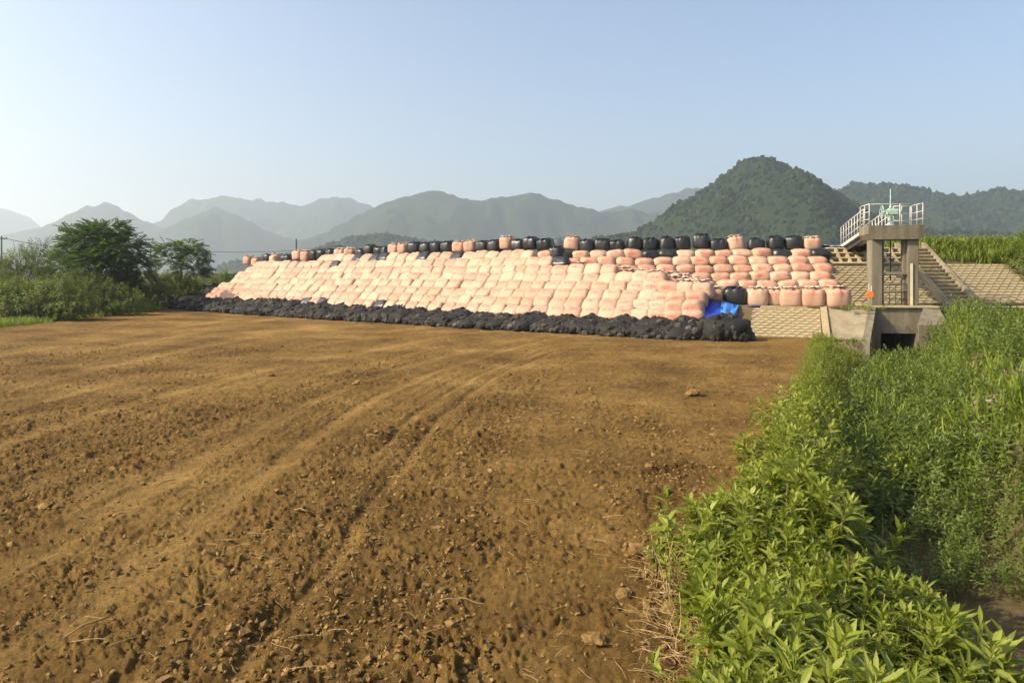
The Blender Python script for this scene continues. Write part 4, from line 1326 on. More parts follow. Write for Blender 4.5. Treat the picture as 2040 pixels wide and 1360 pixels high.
# staff gauge and orange marker
sg = empty('staff_gauge', G0, GY)
tag(sg, 'pale yellow gauge board fixed to the front of the stair-side column', 'gauge')
bp('board', 1.66, 1.76, -0.05, -0.01, 0.0, 1.95, M['gauge'], sg, 0.005)
bp('bracket', 1.68, 1.74, -0.012, 0.0, 0.4, 0.5, M['dark_steel'], sg, 0.0)
om = empty('orange_marker', (16.65, 33.1, 1.40), -0.3)
tag(om, 'round orange marker disc on thin white stakes at the tower foot', 'marker')
dv = MB().tube([(0, -0.02, 0.52), (0, 0.0, 0.52), (0, 0.03, 0.52)], [0.16, 0.175, 0.16], 22).build('disc', M['orange'], om)
MB().tube([(-0.03, 0.05, 0.0), (-0.03, 0.05, 1.0)], 0.014, 6).build('stake', M['rail'], om, True)
MB().tube([(0.08, 0.06, 0.0), (0.08, 0.06, 0.92)], 0.014, 6).build('stake', M['rail'], om, True)

# ------------------------------------------------------------------ concrete stair
sr = empty('concrete_stair', (21.45, 34.9, 1.3))
tag(sr, 'straight concrete stair climbing the levee beside the gate tower', 'stair')
for i in range(16):
    z = 0.12 + i*0.19; y = i*0.262
    MB().box(0.0, 1.22, y-0.05, y+0.30, z-0.085, z).box(0.012, 1.208, y+0.045, y+0.30, z-0.30, z-0.084).build('step', M['block'], sr, bevel=0.008)
def side(x0, x1, up, name):
    MB().hexa([(x0, -0.25, -0.3), (x1, -0.25, -0.3), (x1, 4.5, 2.4), (x0, 4.5, 2.4), (x0, -0.25, 0.06+up), (x1, -0.25, 0.06+up), (x1, 4.5, 3.20+up), (x0, 4.5, 3.20+up)]).build(name, M['conc'], sr, bevel=0.01)
side(-0.27, -0.003, 0.07, 'side_wall')
side(1.223, 1.45, 0.10, 'side_wall')


# ------------------------------------------------------------------ utility poles, wires and the far shed
POLES = []
def pole(x, ytop, Z, label, arms=True, r=0.16):
    p = px(x, ytop, Z)
    e = empty('utility_pole', (p.x, p.y, -0.1))
    tag(e, label, 'utility pole', 'utility poles beyond the wall')
    h = p.z + 0.1
    MB().tube([(0, 0, 0), (0, 0, h)], [r, r*0.7], 8).build('post', M['pole'], e, True)
    if arms:
        MB().box(-0.9, 0.9, -0.06, 0.06, h-0.55, h-0.42).build('crossarm', M['pole'], e)
        for k in (-0.8, 0.0, 0.8):
            MB().tube([(k, 0, h-0.42), (k, 0, h-0.2)], [0.05, 0.09], 6).build('insulator', M['pole'], e, True)
    POLES.append(Vector((p.x, p.y, p.z - 0.3)))
pole(-160, 478, 120, 'utility pole at the bushy end of the wire', r=0.15)
pole(3, 470, 120, 'utility pole rising beside the feathery bush')
pole(300, 489, 140, 'grey utility pole standing between the big tree and the small one')
pole(590, 476, 125, 'plain dark pole sticking up behind the bag wall', False, 0.19)
pole(673, 487, 155, 'utility pole with crossarm just showing over the black crest bags')
pole(866, 477, 165, 'utility pole with crossarm above the middle of the bag wall')
pole(1130, 470, 190, 'utility pole hidden behind the crest bags', True, 0.12)
seq = [0, 1, 2, 4, 5, 6]
for a, b in zip(seq[:-1], seq[1:]):
    A, B = POLES[a], POLES[b]
    pts = [A.lerp(B, t) - Vector((0, 0, 1.2*4*t*(1-t))) for t in np.linspace(0, 1, 16)]
    w = MB().tube(pts, 0.045, 4).build('power_wire', M['pole'], None, True)
    tag(w, {0: 'power wire running out past the feathery bush', 1: 'power wire behind the big leafy tree', 2: 'long power wire sagging over the thin end of the bag wall', 4: 'power wire over the black crest bags near the low knoll', 5: 'power wire over the middle of the crest'}[a], 'wire', 'power wires')
sh = empty('far_shed', px(452, 556, 100) * 1.0, 0.2)
sh.location.z = -0.1
tag(sh, 'low dark-roofed shed far off behind the end of the wall', 'shed')
MB().box(-3.4, 3.0, 0, 4, 0, 2.3).build('wall', M['wall'], sh)
MB().prism([(-4.0, 2.303), (3.6, 2.303), (3.4, 2.75), (-3.8, 2.75)], -0.5, 4.5).build('roof', M['roof'], sh)

# ------------------------------------------------------------------ plants
def leaf_tpl(L, W, seg=2, droop=0.25, fold=0.25):
    """blade along +x, folded on its midrib and bending down"""
    V = [(0, 0, 0)]; Fq = []; Ft = []
    prev = None
    for i in range(1, seg + 1):
        t = i/(seg + 1)
        w = W*0.5*math.sin(PI*min(1, t*0.92 + 0.08))**0.8
        x = L*t; z = -droop*L*t*t
        n = len(V)
        V += [(x, w, z + fold*w), (x, 0, z), (x, -w, z + fold*w)]
        if prev is None:
            Ft += [(0, n+1, n), (0, n+2, n+1)]
        else:
            Fq += [(prev, prev+1, n+1, n), (prev+1, prev+2, n+2, n+1)]
        prev = n
    n = len(V); V.append((L, 0, -droop*L))
    Ft += [(prev, prev+1, n), (prev+1, prev+2, n)]
    return np.array(V, float), np.array(Fq).reshape(-1, 4).astype(int), np.array(Ft).reshape(-1, 3).astype(int)


def weed_tpl(seed, H=0.9, nleaf=34, L0=0.17, W=0.036, seg=2, stem=True):
    """upright leafy weed: stem with lance leaves in a spiral, tuft at the top"""
    r = random.Random(seed)
    g = Gather()
    bend = (r.uniform(-.12, .12), r.uniform(-.12, .12))
    at = lambda t: np.array([bend[0]*t*t, bend[1]*t*t, H*t])
    if stem:
        mb = MB().tube([tuple(at(t)) for t in (0, .35, .7, 1.0)], [0.009, 0.008, 0.006, 0.003], 4, cap=False)
        g.add(np.array(mb.v), [np.array(mb.q)])
    a = r.uniform(0, 6)
    for i in range(nleaf):
        t = 0.16 + 0.84*(i/(nleaf-1))**0.75
        a += 2.4 + r.uniform(-.3, .3)
        L = L0*r.uniform(0.7, 1.15)*(1.0 if t < 0.8 else 1.0 - 1.9*(t-0.8)) * (0.65 + 0.5*min(t/0.5, 1))
        pit = -r.uniform(-0.15, 0.55) - 0.95*max(0, t-0.65)/0.35
        V, q, tr = leaf_tpl(L, W*r.uniform(.8, 1.25)*(1 if t < .85 else .75), seg, r.uniform(.1, .5), r.uniform(.1, .4))
        R = rotz(a) @ roty(pit) @ rotx(r.uniform(-.35, .35))
        g.add(V @ R.T + at(t), [f for f in (q, tr) if len(f)])
    by = {}
    for f in g.F: by.setdefault(f.shape[1], []).append(f)
    return np.concatenate(g.V), [np.concatenate(v) for v in by.values()]


def scatter_mesh(name, tpls, pos, mat, smin=.8, smax=1.2, tilt=0.18, smooth=False, r=rng, scale=None):
    g = Gather()
    n = len(pos)
    which = r.integers(0, len(tpls), n)
    sc = r.uniform(smin, smax, n) if scale is None else scale * r.uniform(smin, smax, n)
    Mx = rotz(r.uniform(0, 2*PI, n)) @ rotx(r.normal(0, tilt, n)) @ roty(r.normal(0, tilt, n)) * sc[:, None, None]
    for k, (V, Fs) in enumerate(tpls):
        sel = which == k
        if sel.any(): g.rep(V, Fs, pos[sel], Mx[sel], r)
    return g.mesh(name, mat, smooth)


def on_ground(X, Z):
    return np.stack([X, Z, ground_z(X, Z, False)], -1)


def in_view(X, Z, m=0.06): return (np.abs(X/Z) < 0.72 + m)


NEAR_W = [weed_tpl(i, H=0.66 + 0.07*(i % 4), nleaf=30 + 2*(i % 4), L0=0.135 + 0.02*(i % 4), W=(0.040, 0.062, 0.050)[i % 3], seg=2) for i in range(12)]
MID_W = [weed_tpl(20+i, H=0.75 + 0.06*(i % 3), nleaf=20, L0=0.16, W=0.062, seg=1) for i in range(7)]
BROAD_W = [weed_tpl(50+i, H=0.5 + 0.05*i, nleaf=16, L0=0.17, W=0.075, seg=2) for i in range(4)]


def weed_left(Z):      # how far the weeds reach out over the field edge
    return 0.15 - 0.66*np.exp(-((Z-7.5)/1.3)**2) + 0.10*np.sin(Z*1.7) + 0.07*np.sin(Z*4.1)


# weeds on the near bank
n = 5400
Z = 3.0 + 27.5*rng.random(n)**1.25; d = rng.uniform(-0.7, 2.7, n)
X = edge_x(Z) + d/COSP
dmax = np.interp(Z, [3.4, 4.6, 5.9, 7.0, 8.1, 11, 14], [2.6, 2.4, 2.1, 1.6, 1.15, 1.3, 2.6])
ok = (d > weed_left(Z) + 0.12*rng.normal(size=n)) & (d < dmax) & in_view(X, Z, 0.12)
dens = np.where(Z < 9, 1.0, 0.78)
ok &= rng.random(n) < dens
X, Z, d = X[ok], Z[ok], d[ok]
hs = 0.55 + 0.45*sstep(-0.4, 0.6, d) - 0.10*sstep(7, 10, Z) - 0.34*sstep(10, 22, Z)
P = on_ground(X, Z)
near = Z < 10.5
tag(obj('weeds', scatter_mesh('weeds', NEAR_W, P[near], M['weed'], .82, 1.12, 0.16, scale=hs[near] * (0.75 + 0.35*sstep(-.4, .5, fbm2(X[near]*1.3, Z[near]*1.3, 2, 88))))), 'dense bright green leafy weeds on the near bank of the ditch', kind='stuff')
tag(obj('weeds', scatter_mesh('weeds', MID_W, P[~near], M['weed'], .8, 1.12, 0.16, scale=hs[~near])), 'green leafy weeds farther along the bank towards the canal', kind='stuff')
# low broad-leaved ones in front
n = 620
Z = rng.uniform(3.2, 16, n); d = weed_left(Z) - 0.28 + 1.3*rng.random(n); X = edge_x(Z) + d/COSP
ok = in_view(X, Z, .1)
tag(obj('weeds', scatter_mesh('weeds', BROAD_W, on_ground(X[ok], Z[ok]), M['weed'], .35, 1.0, 0.25)), 'low broad-leaved weeds fringing the bare soil', kind='stuff')
# weeds filling the ditch and climbing the other bank
n = 8600
Z = 7.3 + 25*rng.random(n)**1.2; d = rng.uniform(1.0, 7.5, n); X = edge_x(Z) + d/COSP
c = ditch_c(Z)
ok = in_view(X, Z, .35) & (rng.random(n) < np.where(d < c + 1.6, 0.62, 0.16))
ok &= ~((Z > 28.5) & (np.abs(d - c) < 1.0) & (rng.random(n) < 0.6)) & (Z < 31.5) & (d > c - 1.15 - 0.8*sstep(12, 9, Z)) & ~((Z < 9.0) & (d > 1.5) & (d < 4.2))
X, Z = X[ok], Z[ok]
tag(obj('weeds', scatter_mesh('weeds', MID_W, on_ground(X, Z), M['weed_dark'], .75, 1.2, 0.2, scale=0.52 + 0.5*sstep(9.5, 15, Z))), 'darker leafy weeds filling the ditch and its far side', kind='stuff')


def grass_tpl(seed, n=16, H=0.5, W=0.012, spread=0.10, arch=0.55):
    r = random.Random(seed)
    V, Fq, Ft = [], [], []
    for i in range(n):
        a = r.uniform(0, 2*PI); h = H*r.uniform(.55, 1.15); ar = arch*r.uniform(.2, 1.2)*h
        b = np.array([spread*r.uniform(-1, 1), spread*r.uniform(-1, 1), 0.0])
        dirv = np.array([math.cos(a), math.sin(a), 0]); side_ = np.array([-math.sin(a), math.cos(a), 0])*W
        k = len(V)
        for t, wf in ((0, 1.0), (0.45, 0.9), (0.8, 0.6)):
            c_ = b + dirv*ar*t*t + np.array([0, 0, h*(t - 0.25*t*t*ar/h)])
            V += [c_ - side_*wf, c_ + side_*wf]
        V.append(b + dirv*ar*1.15 + np.array([0, 0, h*(0.9 - 0.3*ar/h)]))
        Fq += [(k, k+1, k+3, k+2), (k+2, k+3, k+5, k+4)]; Ft.append((k+4, k+5, k+6))
    return np.array(V), [np.array(Fq), np.array(Ft)]


GR = [grass_tpl(i, 16, 0.55, 0.012, 0.14) for i in range(6)]
GR_FAR = [grass_tpl(20+i, 12, 0.62, 0.022, 0.22) for i in range(6)]
REED = [grass_tpl(40+i, 9, 1.05, 0.016, 0.10, 0.45) for i in range(5)]
# lush grass on the bank below the berm path
n = 5200
Z = rng.uniform(18, 33.2, n); X = rng.uniform(12, 36, n); d = edge_d(X, Z); c = ditch_c(Z)
ok = (d > c + 1.45) & in_view(X, Z, .35) & ~((X > 16.2) & (X < 19.7) & (Z > 30.6)) & ~((d < c + 2.6) & (rng.random(n) < 0.45))
tag(obj('grass', scatter_mesh('grass', GR_FAR, on_ground(X[ok], Z[ok]), M['grass'], .35, .75, 0.12)), 'lush bright grass on the bank below the berm path', kind='stuff')
n = 1500
Z = rng.uniform(4, 19, n); d = ditch_c(Z) + rng.uniform(1.5, 8.0, n); X = edge_x(Z) + d/COSP
ok = (X/Z < 1.35)
tag(obj('grass', scatter_mesh('grass', GR_FAR, on_ground(X[ok], Z[ok]), M['grass'], .4, .85, 0.14)), 'grass on top of the far ditch bank', kind='stuff')
# reeds and thin grasses in the ditch
n = 170
Z = rng.uniform(13, 31, n); d = ditch_c(Z) + rng.uniform(-0.9, 2.2, n); X = edge_x(Z) + d/COSP
ok = in_view(X, Z, .05)
tag(obj('grass', scatter_mesh('grass', REED, on_ground(X[ok], Z[ok]), M['grass'], .7, 1.3, 0.12)), 'thin pale reeds standing up out of the ditch weeds', kind='stuff')
# rough grass on the levee crest beyond the stair, and on its upper slope
n = 2200
X = rng.uniform(22.9, 40, n); Zq = rng.uniform(37.9, 43.5, n)
zt = np.where(Zq < 39.6, 4.28 - (39.6 - Zq)*0.74, 4.26)
ok = (Zq > 38.35) | (X > 28.6)
P = np.stack([X, Zq, zt], -1)[ok]
tag(obj('grass', scatter_mesh('grass', GR_FAR, P, M['grass'], .7, 1.35, 0.14)), 'rough tall grass along the levee crest beyond the stair', kind='stuff')
n = 620
X = rng.uniform(22.9, 36, n); Zq = rng.uniform(38.9, 42, n)
P = np.stack([X, Zq, np.where(Zq < 39.6, 4.28 - (39.6 - Zq)*0.74, 4.26)], -1)
tag(obj('weeds', scatter_mesh('weeds', MID_W, P, M['weed'], .5, 1.05, 0.25)), 'leafy weeds mixed into the crest grass beyond the stair', kind='stuff')
# tufts around the concrete, crest end, berm and field rim
pos = []
for (x0, x1, y0, y1, z, k) in ((15.2, 17.0, 32.4, 33.0, 1.25, 22), (19.4, 30, 33.0, 33.5, 1.1, 90), (15.0, 17.2, 39.3, 41, 4.2, 30), (13.5, 15.5, 30.4, 31.0, -0.05, 40), (18.4, 21.5, 34.8, 35.2, 1.3, 26)):
    for _ in range(k): pos.append((rng.uniform(x0, x1), rng.uniform(y0, y1), z))
tag(obj('grass', scatter_mesh('grass', GR, np.array(pos), M['grass'], .25, .55, 0.2)), 'small grass tufts in the joints of the concrete works', kind='stuff')

# the light gravel on the berm path beyond the canal
me = mesh_np('berm_path', np.array([(19.6, 33.45, 1.29), (60, 32.2, 1.29), (60, 34.0, 1.29), (19.6, 34.6, 1.31)]), [np.array([[0, 1, 2, 3]])], M['path'])
tag(obj('path', me), 'pale gravel path along the berm', kind='structure')

# single plants that stand out
for i, (x, y, Z_, H_, nl, lb) in enumerate([(1497, 850, 12.6, 0.62, 26, 'single upright weed standing out from the bank beside the bare soil'), (1452, 1300, 4.9, 0.85, 9, 'thin pale-stemmed weed with few leaves in front of the dense ones'), (1745, 985, 7.9, 0.75, 24, 'leafy weed leaning out over the shaded ditch')]):
    V, Fs = weed_tpl(300 + i, H=H_, nleaf=nl, L0=0.15, W=0.05, seg=2)
    X_ = (x-CX)/F_PX*Z_
    o = obj('tall_weed', mesh_np('tall_weed', V, Fs, M['weed'], False, {'rnd': np.full(len(V), .3 + .2*i)}), None, (X_, Z_, zfar(X_, Z_)), (0.06*i, -0.08, i))
    tag(o, lb, 'weed', 'single weeds on the bank')
# concrete lining of the ditch, bare near the camera
cl_ = empty('channel_lining', (6.05, 8.75, -1.3), -0.42)
tag(cl_, 'grey concrete channel lining showing in the shaded ditch', 'channel lining')
MB().hexa([(-0.9, -1.3, -.2), (0.55, -1.3, -.2), (0.55, 1.5, -.2), (-0.9, 1.5, -.2), (-0.9, -1.3, 0.06), (0.55, -1.3, 0.06), (0.55, 1.5, 0.06), (-0.9, 1.5, 0.06)]).build('floor_slab', M['conc_dark'], cl_, bevel=0.02)  # ditch shade partly put into the slab's darker colour
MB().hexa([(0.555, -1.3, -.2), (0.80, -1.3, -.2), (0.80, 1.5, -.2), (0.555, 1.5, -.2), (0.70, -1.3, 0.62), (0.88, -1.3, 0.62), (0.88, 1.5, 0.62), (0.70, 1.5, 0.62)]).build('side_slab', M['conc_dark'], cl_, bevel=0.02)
# rocks in the far bank
for i, (x, y, Z_, s) in enumerate([(1975, 742, 15.4, .34), (2010, 770, 14.6, .30), (1962, 775, 14.7, .22), (2030, 735, 15.6, .28)]):
    V, Fc = ICO3
    V = V * (1 + 0.25*noise3(V*1.4 + 7*i, i))[:, None] * (1 + 0.08*noise3(V*4 + 7*i, i+5))[:, None] * np.array([1.25, .9, .7])*s
    X_ = (x-CX)/F_PX*Z_
    o = obj('bank_rock', mesh_np('bank_rock', V, [Fc], M['rock'], False), None, (X_, Z_, float(ground_base(X_, Z_)) + 0.12))
    tag(o, ['flat grey-brown rock jutting from the far ditch bank', 'brownish rock lowest in the far ditch bank', 'small rock under the flat one in the far bank', 'rock at the frame edge in the far bank'][i], 'rock', 'rocks in the far bank')


# ------------------------------------------------------------------ trees and shrubs
def pinnate_tpl(L=0.75, pairs=8, seed=0):
    """compound leaf with drooping leaflets"""
    r = random.Random(seed)
    V, Fq = [], []
    def leaflet(b, dirv, l, w):
        dirv = dirv/np.linalg.norm(dirv); s = np.cross(dirv, [0, 0, 1.0]); s = s/max(np.linalg.norm(s), 1e-6)*w
        k = len(V)
        V.extend([b, b + dirv*l*0.45 + s, b + dirv*l, b + dirv*l*0.45 - s]); Fq.append((k, k+1, k+2, k+3))
    for i in range(pairs):
        t = 0.22 + 0.78*i/(pairs-1)
        b = np.array([L*t, 0, -0.35*L*t*t])
        for sg in (-1, 1):
            leaflet(b, np.array([0.55, sg*0.9, -0.45 + r.uniform(-.2, .2)]), L*0.30*r.uniform(.8, 1.15)*(1-.25*t), L*0.055)
    leaflet(np.array([L, 0, -0.35*L]), np.array([1, 0, -0.8]), L*.26, L*.05)
    return np.array(V), [np.array(Fq)]


PIN = [pinnate_tpl(0.8, 8, i) for i in range(4)]


def tree(name, base, H, lumps, nleaf, label, tpls, mat, trunk_r, seed, out=0.6, scl=(0.8, 1.25), limbs=9):
    """lumps: ellipsoids (centre relative to the base, radii) that the crown fills"""
    r = np.random.default_rng(seed); rp = random.Random(seed)
    e = empty(name, base); tag(e, label, 'tree')
    mb = MB()
    top = Vector((0.1, 0, H*0.72))
    pts = [Vector((0, 0, -0.2)), Vector((0.04, 0.03, H*.18)), Vector((-.05, 0.02, H*.38)), Vector((0.06, 0, H*.56)), top]
    mb.tube(pts, [trunk_r*1.25, trunk_r, trunk_r*.8, trunk_r*.55, trunk_r*.25], 8)
    for i in range(limbs):
        c, rad = lumps[i % len(lumps)]
        t = rp.uniform(0.25, 0.85); s0 = Vector((0, 0, H*0.72*t))
        tgt = Vector(c) + Vector((rp.uniform(-.7, .7)*rad[0], rp.uniform(-.7, .7)*rad[1], rp.uniform(-.2, .7)*rad[2]))
        mid = s0.lerp(tgt, .5) + Vector((0, 0, .15*(tgt-s0).length))
        mb.tube([s0, mid, tgt], [trunk_r*.4, trunk_r*.25, trunk_r*.08], 5)
    mb.build('trunk', M['bark'], e, True)
    g = Gather()
    vol = np.array([a[0]*a[1]*a[2] for _, a in lumps])**0.75; vol /= vol.sum()
    for k, (c, rad) in enumerate(lumps):
        m = max(8, int(nleaf*vol[k]))
        u = r.normal(size=(m, 3)); u /= np.linalg.norm(u, axis=1)[:, None]
        u[:, 2] = np.where(u[:, 2] < -0.5, -u[:, 2]*.6, u[:, 2])
        rr_ = r.uniform(0.45, 1.0, m)**0.5 * (1 + 0.16*noise3(u*2.2 + k*4.0, seed))
        pos = u*rr_[:, None]*np.array(rad) + np.array(c)
        az = np.arctan2(u[:, 1], u[:, 0]) + r.normal(0, .5, m)
        el = -(out*u[:, 2]) + r.normal(0, .3, m)
        Mx = rotz(az) @ roty(el) @ rotx(r.normal(0, .5, m)) * r.uniform(*scl, m)[:, None, None]
        wh = r.integers(0, len(tpls), m)
        for q, (V, Fs) in enumerate(tpls):
            s_ = wh == q
            if s_.any(): g.rep(V, Fs, pos[s_], Mx[s_], r)
    cr = obj('crown', g.mesh('crown', mat), e)
    return e


b = px(200, 600, 53); b.z = -0.05
tree('broadleaf_tree', b, 6.9, [((0.0, 0, 5.4), (1.5, 1.4, 1.25)), ((-1.3, 0.3, 4.6), (1.5, 1.3, 1.2)), ((1.5, -.2, 4.5), (1.5, 1.4, 1.3)), ((-2.3, 0, 3.3), (1.4, 1.3, 1.1)), ((2.3, .3, 3.2), (1.1, 1.1, 1.1)), ((0.3, -.6, 3.4), (2.0, 1.5, 1.4)), ((0.9, .2, 6.2), (.8, .8, .6)), ((-1.5, 0, 5.7), (.8, .8, .6)), ((0.4, -.5, 1.9), (2.5, 1.5, 1.1)), ((1.9, -.3, 2.0), (1.0, 1.0, .9))], 2500, 'big dark leafy tree standing at the edge of the field', PIN, M['tree'], 0.20, 3, limbs=16)
b = px(360, 600, 60); b.z = -0.05
tree('broadleaf_tree', b, 5.6, [((-0.7, 0, 4.8), (1.1, .9, .45)), ((0.4, .2, 5.0), (1.0, .9, .45)), ((1.1, -.2, 4.2), (.9, .8, .55)), ((0.7, 0, 3.2), (1.0, .7, .6)), ((-1.1, 0, 3.9), (.8, .7, .45)), ((1.3, .1, 2.9), (.6, .6, .5))], 480, 'small thin tree with open drooping leaves left of the bag wall', PIN, M['tree'], 0.07, 5, limbs=9)

LEAFQ = []
for i in range(5):
    V, q, t_ = leaf_tpl(0.20, 0.10, 1, 0.3, 0.3)
    LEAFQ.append((V, [t_]))
SPRIG = [weed_tpl(80+i, H=0.55, nleaf=15, L0=0.17, W=0.055, seg=1, stem=True) for i in range(5)]
FEATH = [weed_tpl(90+i, H=0.75, nleaf=22, L0=0.15, W=0.03, seg=1, stem=True) for i in range(5)]


def shrub(base, lumps, nspr, label, tpls, mat, seed, name='shrub', group=None, stems=7, scl=(.7, 1.3)):
    r = np.random.default_rng(seed); rp = random.Random(seed)
    e = empty(name, base); tag(e, label, 'shrub', group)
    mb = MB()
    for i in range(stems):
        c, rad = lumps[i % len(lumps)]
        mb.tube([(c[0]*.4, c[1]*.4, -0.1), (c[0]*.7, c[1]*.7, c[2]*.5), (c[0] + rp.uniform(-.4, .4)*rad[0], c[1], c[2]+rad[2]*.4)], [.05, .035, .012], 5)
    mb.build('stems', M['bark'], e, True)
    g = Gather()
    vol = np.array([a[0]*a[1]*a[2] for _, a in lumps])**0.75; vol /= vol.sum()
    for k, (c, rad) in enumerate(lumps):
        m = max(8, int(nspr*vol[k]))
        u = r.normal(size=(m, 3)); u /= np.linalg.norm(u, axis=1)[:, None]
        rr_ = r.uniform(0.35, 1.0, m)**0.5 * (1 + 0.22*noise3(u*2.4 + k*4.0, seed))
        pos = u*rr_[:, None]*np.array(rad) + np.array(c)
        pos[:, 2] = np.maximum(pos[:, 2], 0.05)
        az = np.arctan2(u[:, 1], u[:, 0]); tl_ = np.arccos(np.clip(u[:, 2], -1, 1))*0.55 + r.normal(0, .3, m)
        Mx = rotz(az) @ roty(tl_) @ rotz(r.uniform(0, 6, m)) * r.uniform(*scl, m)[:, None, None]
        wh = r.integers(0, len(tpls), m)
        for q, (V, Fs) in enumerate(tpls):
            s_ = wh == q
            if s_.any(): g.rep(V, Fs, pos[s_], Mx[s_], r)
    obj('foliage', g.mesh('foliage', mat), e)
    return e


def at(x, Z, z=0.0): return ((x-CX)/F_PX*Z, Z, z)


shrub(at(30, 47), [((0, 0, 2.5), (1.5, 1.2, 1.1)), ((-1.5, 0, 2.4), (1.4, 1.2, 1.2)), ((1.0, 0, 3.6), (.8, .7, .8)), ((1.6, .2, 4.3), (.6, .5, .5)), ((0.2, 0, 3.4), (1.0, .8, .8)), ((1.6, 0, 2.0), (1.2, 1.1, 1.2)), ((-.5, -.4, 1.0), (2.2, 1.2, 1.1))], 1100, 'tall feathery light green bush at the edge of the view', FEATH, M['bush'], 11)
shrub(at(75, 43), [((0, 0, 1.1), (1.8, 1.2, 0.9)), ((1.4, 0, 1.5), (1.2, 1.0, .8)), ((-1.6, 0, 1.3), (1.5, 1.1, .9)), ((2.4, .1, .9), (1.0, .9, .7)), ((-3, 0, 1.0), (1.2, 1, .9)), ((.6, -.5, .5), (2.6, .8, .6))], 1300, 'sprawling mound of vines spilling down in front of the big tree', SPRIG, M['bush'], 12)
shrub(at(185, 48), [((0, 0, 1.2), (1.5, 1.0, 1.1)), ((-1.2, 0, 1.9), (1.1, .9, .9)), ((1.3, 0, .9), (1.3, .9, .9)), ((2.4, 0.2, .7), (.9, .8, .7))], 760, 'shadowy undergrowth bush at the foot of the big tree', SPRIG, M['bush'], 13)
shrub(at(300, 57), [((0, 0, 1.4), (1.2, .9, 1.2)), ((-1.0, 0, 1.0), (.9, .8, 1.0)), ((0.9, 0, 1.7), (.8, .7, .8))], 650, 'bright green bush between the big tree and the small one', SPRIG, M['bush'], 14)
shrub(at(350, 60), [((0, 0, 1.3), (1.3, .9, 1.2)), ((1.2, 0, 1.1), (1.0, .8, 1.0)), ((-1.0, 0, 1.5), (.8, .7, .7)), ((2.0, .3, .8), (.9, .7, .7))], 700, 'leafy bush under the small thin tree', SPRIG, M['bush'], 15)
shrub(at(418, 66), [((0, 0, 1.4), (1.6, 1.0, .9)), ((1.4, .4, 1.9), (1.2, .9, .7)), ((-1.4, 0, 1.0), (1.2, .9, .8))], 700, 'low green bush at the tapering end of the bag wall', SPRIG, M['bush'], 16)
shrub(at(2042, 37.5, 2.0), [((0, 0, 1.2), (.7, .7, 1.1)), ((.4, .3, 2.0), (.7, .6, .8)), ((-.1, -.5, .3), (.5, .5, .6))], 240, 'leafy shrub growing on the levee slope at the edge of the view', SPRIG, M['bush'], 17)
shrub(at(-60, 50), [((0, 0, 2.0), (1.8, 1.4, 1.6)), ((1.4, 0, 2.8), (1.1, 1, 1.0)), ((-1.6, 0, 2.4), (1.4, 1.2, 1.2))], 700, 'dense bush behind the feathery one, cut by the frame', SPRIG, M['bush'], 18)

# weedy grass rim of the field on the far side
n = 1500
t = rng.random(n)
X = -28.2 + rng.normal(0, .9, n) - 1.2*t; Zq = 37.5 + 22*t
ok = X < -26.6
tag(obj('grass', scatter_mesh('grass', GR_FAR, np.stack([X[ok], Zq[ok], np.zeros(ok.sum())], -1), M['grass'], .3, .85, 0.2)), 'green grassy rim of the field below the shrubs', kind='stuff')
pos = []
for _ in range(900):
    s = rng.uniform(44, 54); p, t_, n_ = front(float(s)); q = p + n_*rng.uniform(4, 16)
    pos.append((q.x, q.y, 0.2 + 1.0*rng.random()*float(sstep(52, 45, s))))
tag(obj('grass', scatter_mesh('grass', GR_FAR, np.array(pos), M['grass'], .5, 1.1, 0.2)), 'yellow-green grass on the levee end behind the wall', kind='stuff')

# ------------------------------------------------------------------ soil clods, straw
n = 30000
Z = 3.2*np.exp(rng.random(n)*math.log(9)); X = rng.uniform(-0.80, 0.5, n)*Z
d = edge_d(X, Z)
u_ = sweep(X, Z)
dens = sstep(-0.35, 0.35, fbm2(u_*0.7, (Z+.25*X)*0.09, 2, 41) + 0.45*fbm2(X*0.9, Z*0.9, 2, 42))
ok = (d < 0.1) & (rng.random(n) < 0.15 + 0.85*dens)
X, Z = X[ok], Z[ok]
P = np.stack([X, Z, ground_z(X, Z)], -1)
m = len(P)
s = 0.005 + 0.016*rng.random(m)**2.2 + 0.034*(rng.random(m) < 0.12)*rng.random(m)**1.8 + 0.0005*Z
g = Gather()
for k in range(6):
    V, Fc = ICO1
    V = V * (1 + 0.6*noise3(V*2.3 + 3*k, 200+k))[:, None]
    V = V * np.array([1.1, .95, .7])
    sel = (np.arange(m) % 6) == k
    g.rep(V, [Fc], P[sel] + np.array([0, 0, 1])*s[sel, None]*.2, rotz(rng.uniform(0, 6, sel.sum())) @ rotx(rng.normal(0, .5, sel.sum())) * s[sel, None, None])
tag(obj('soil_crumbs', g.mesh('soil_crumbs', M['clod'])), 'crumbs and clods of turned brown soil over the field', kind='stuff')
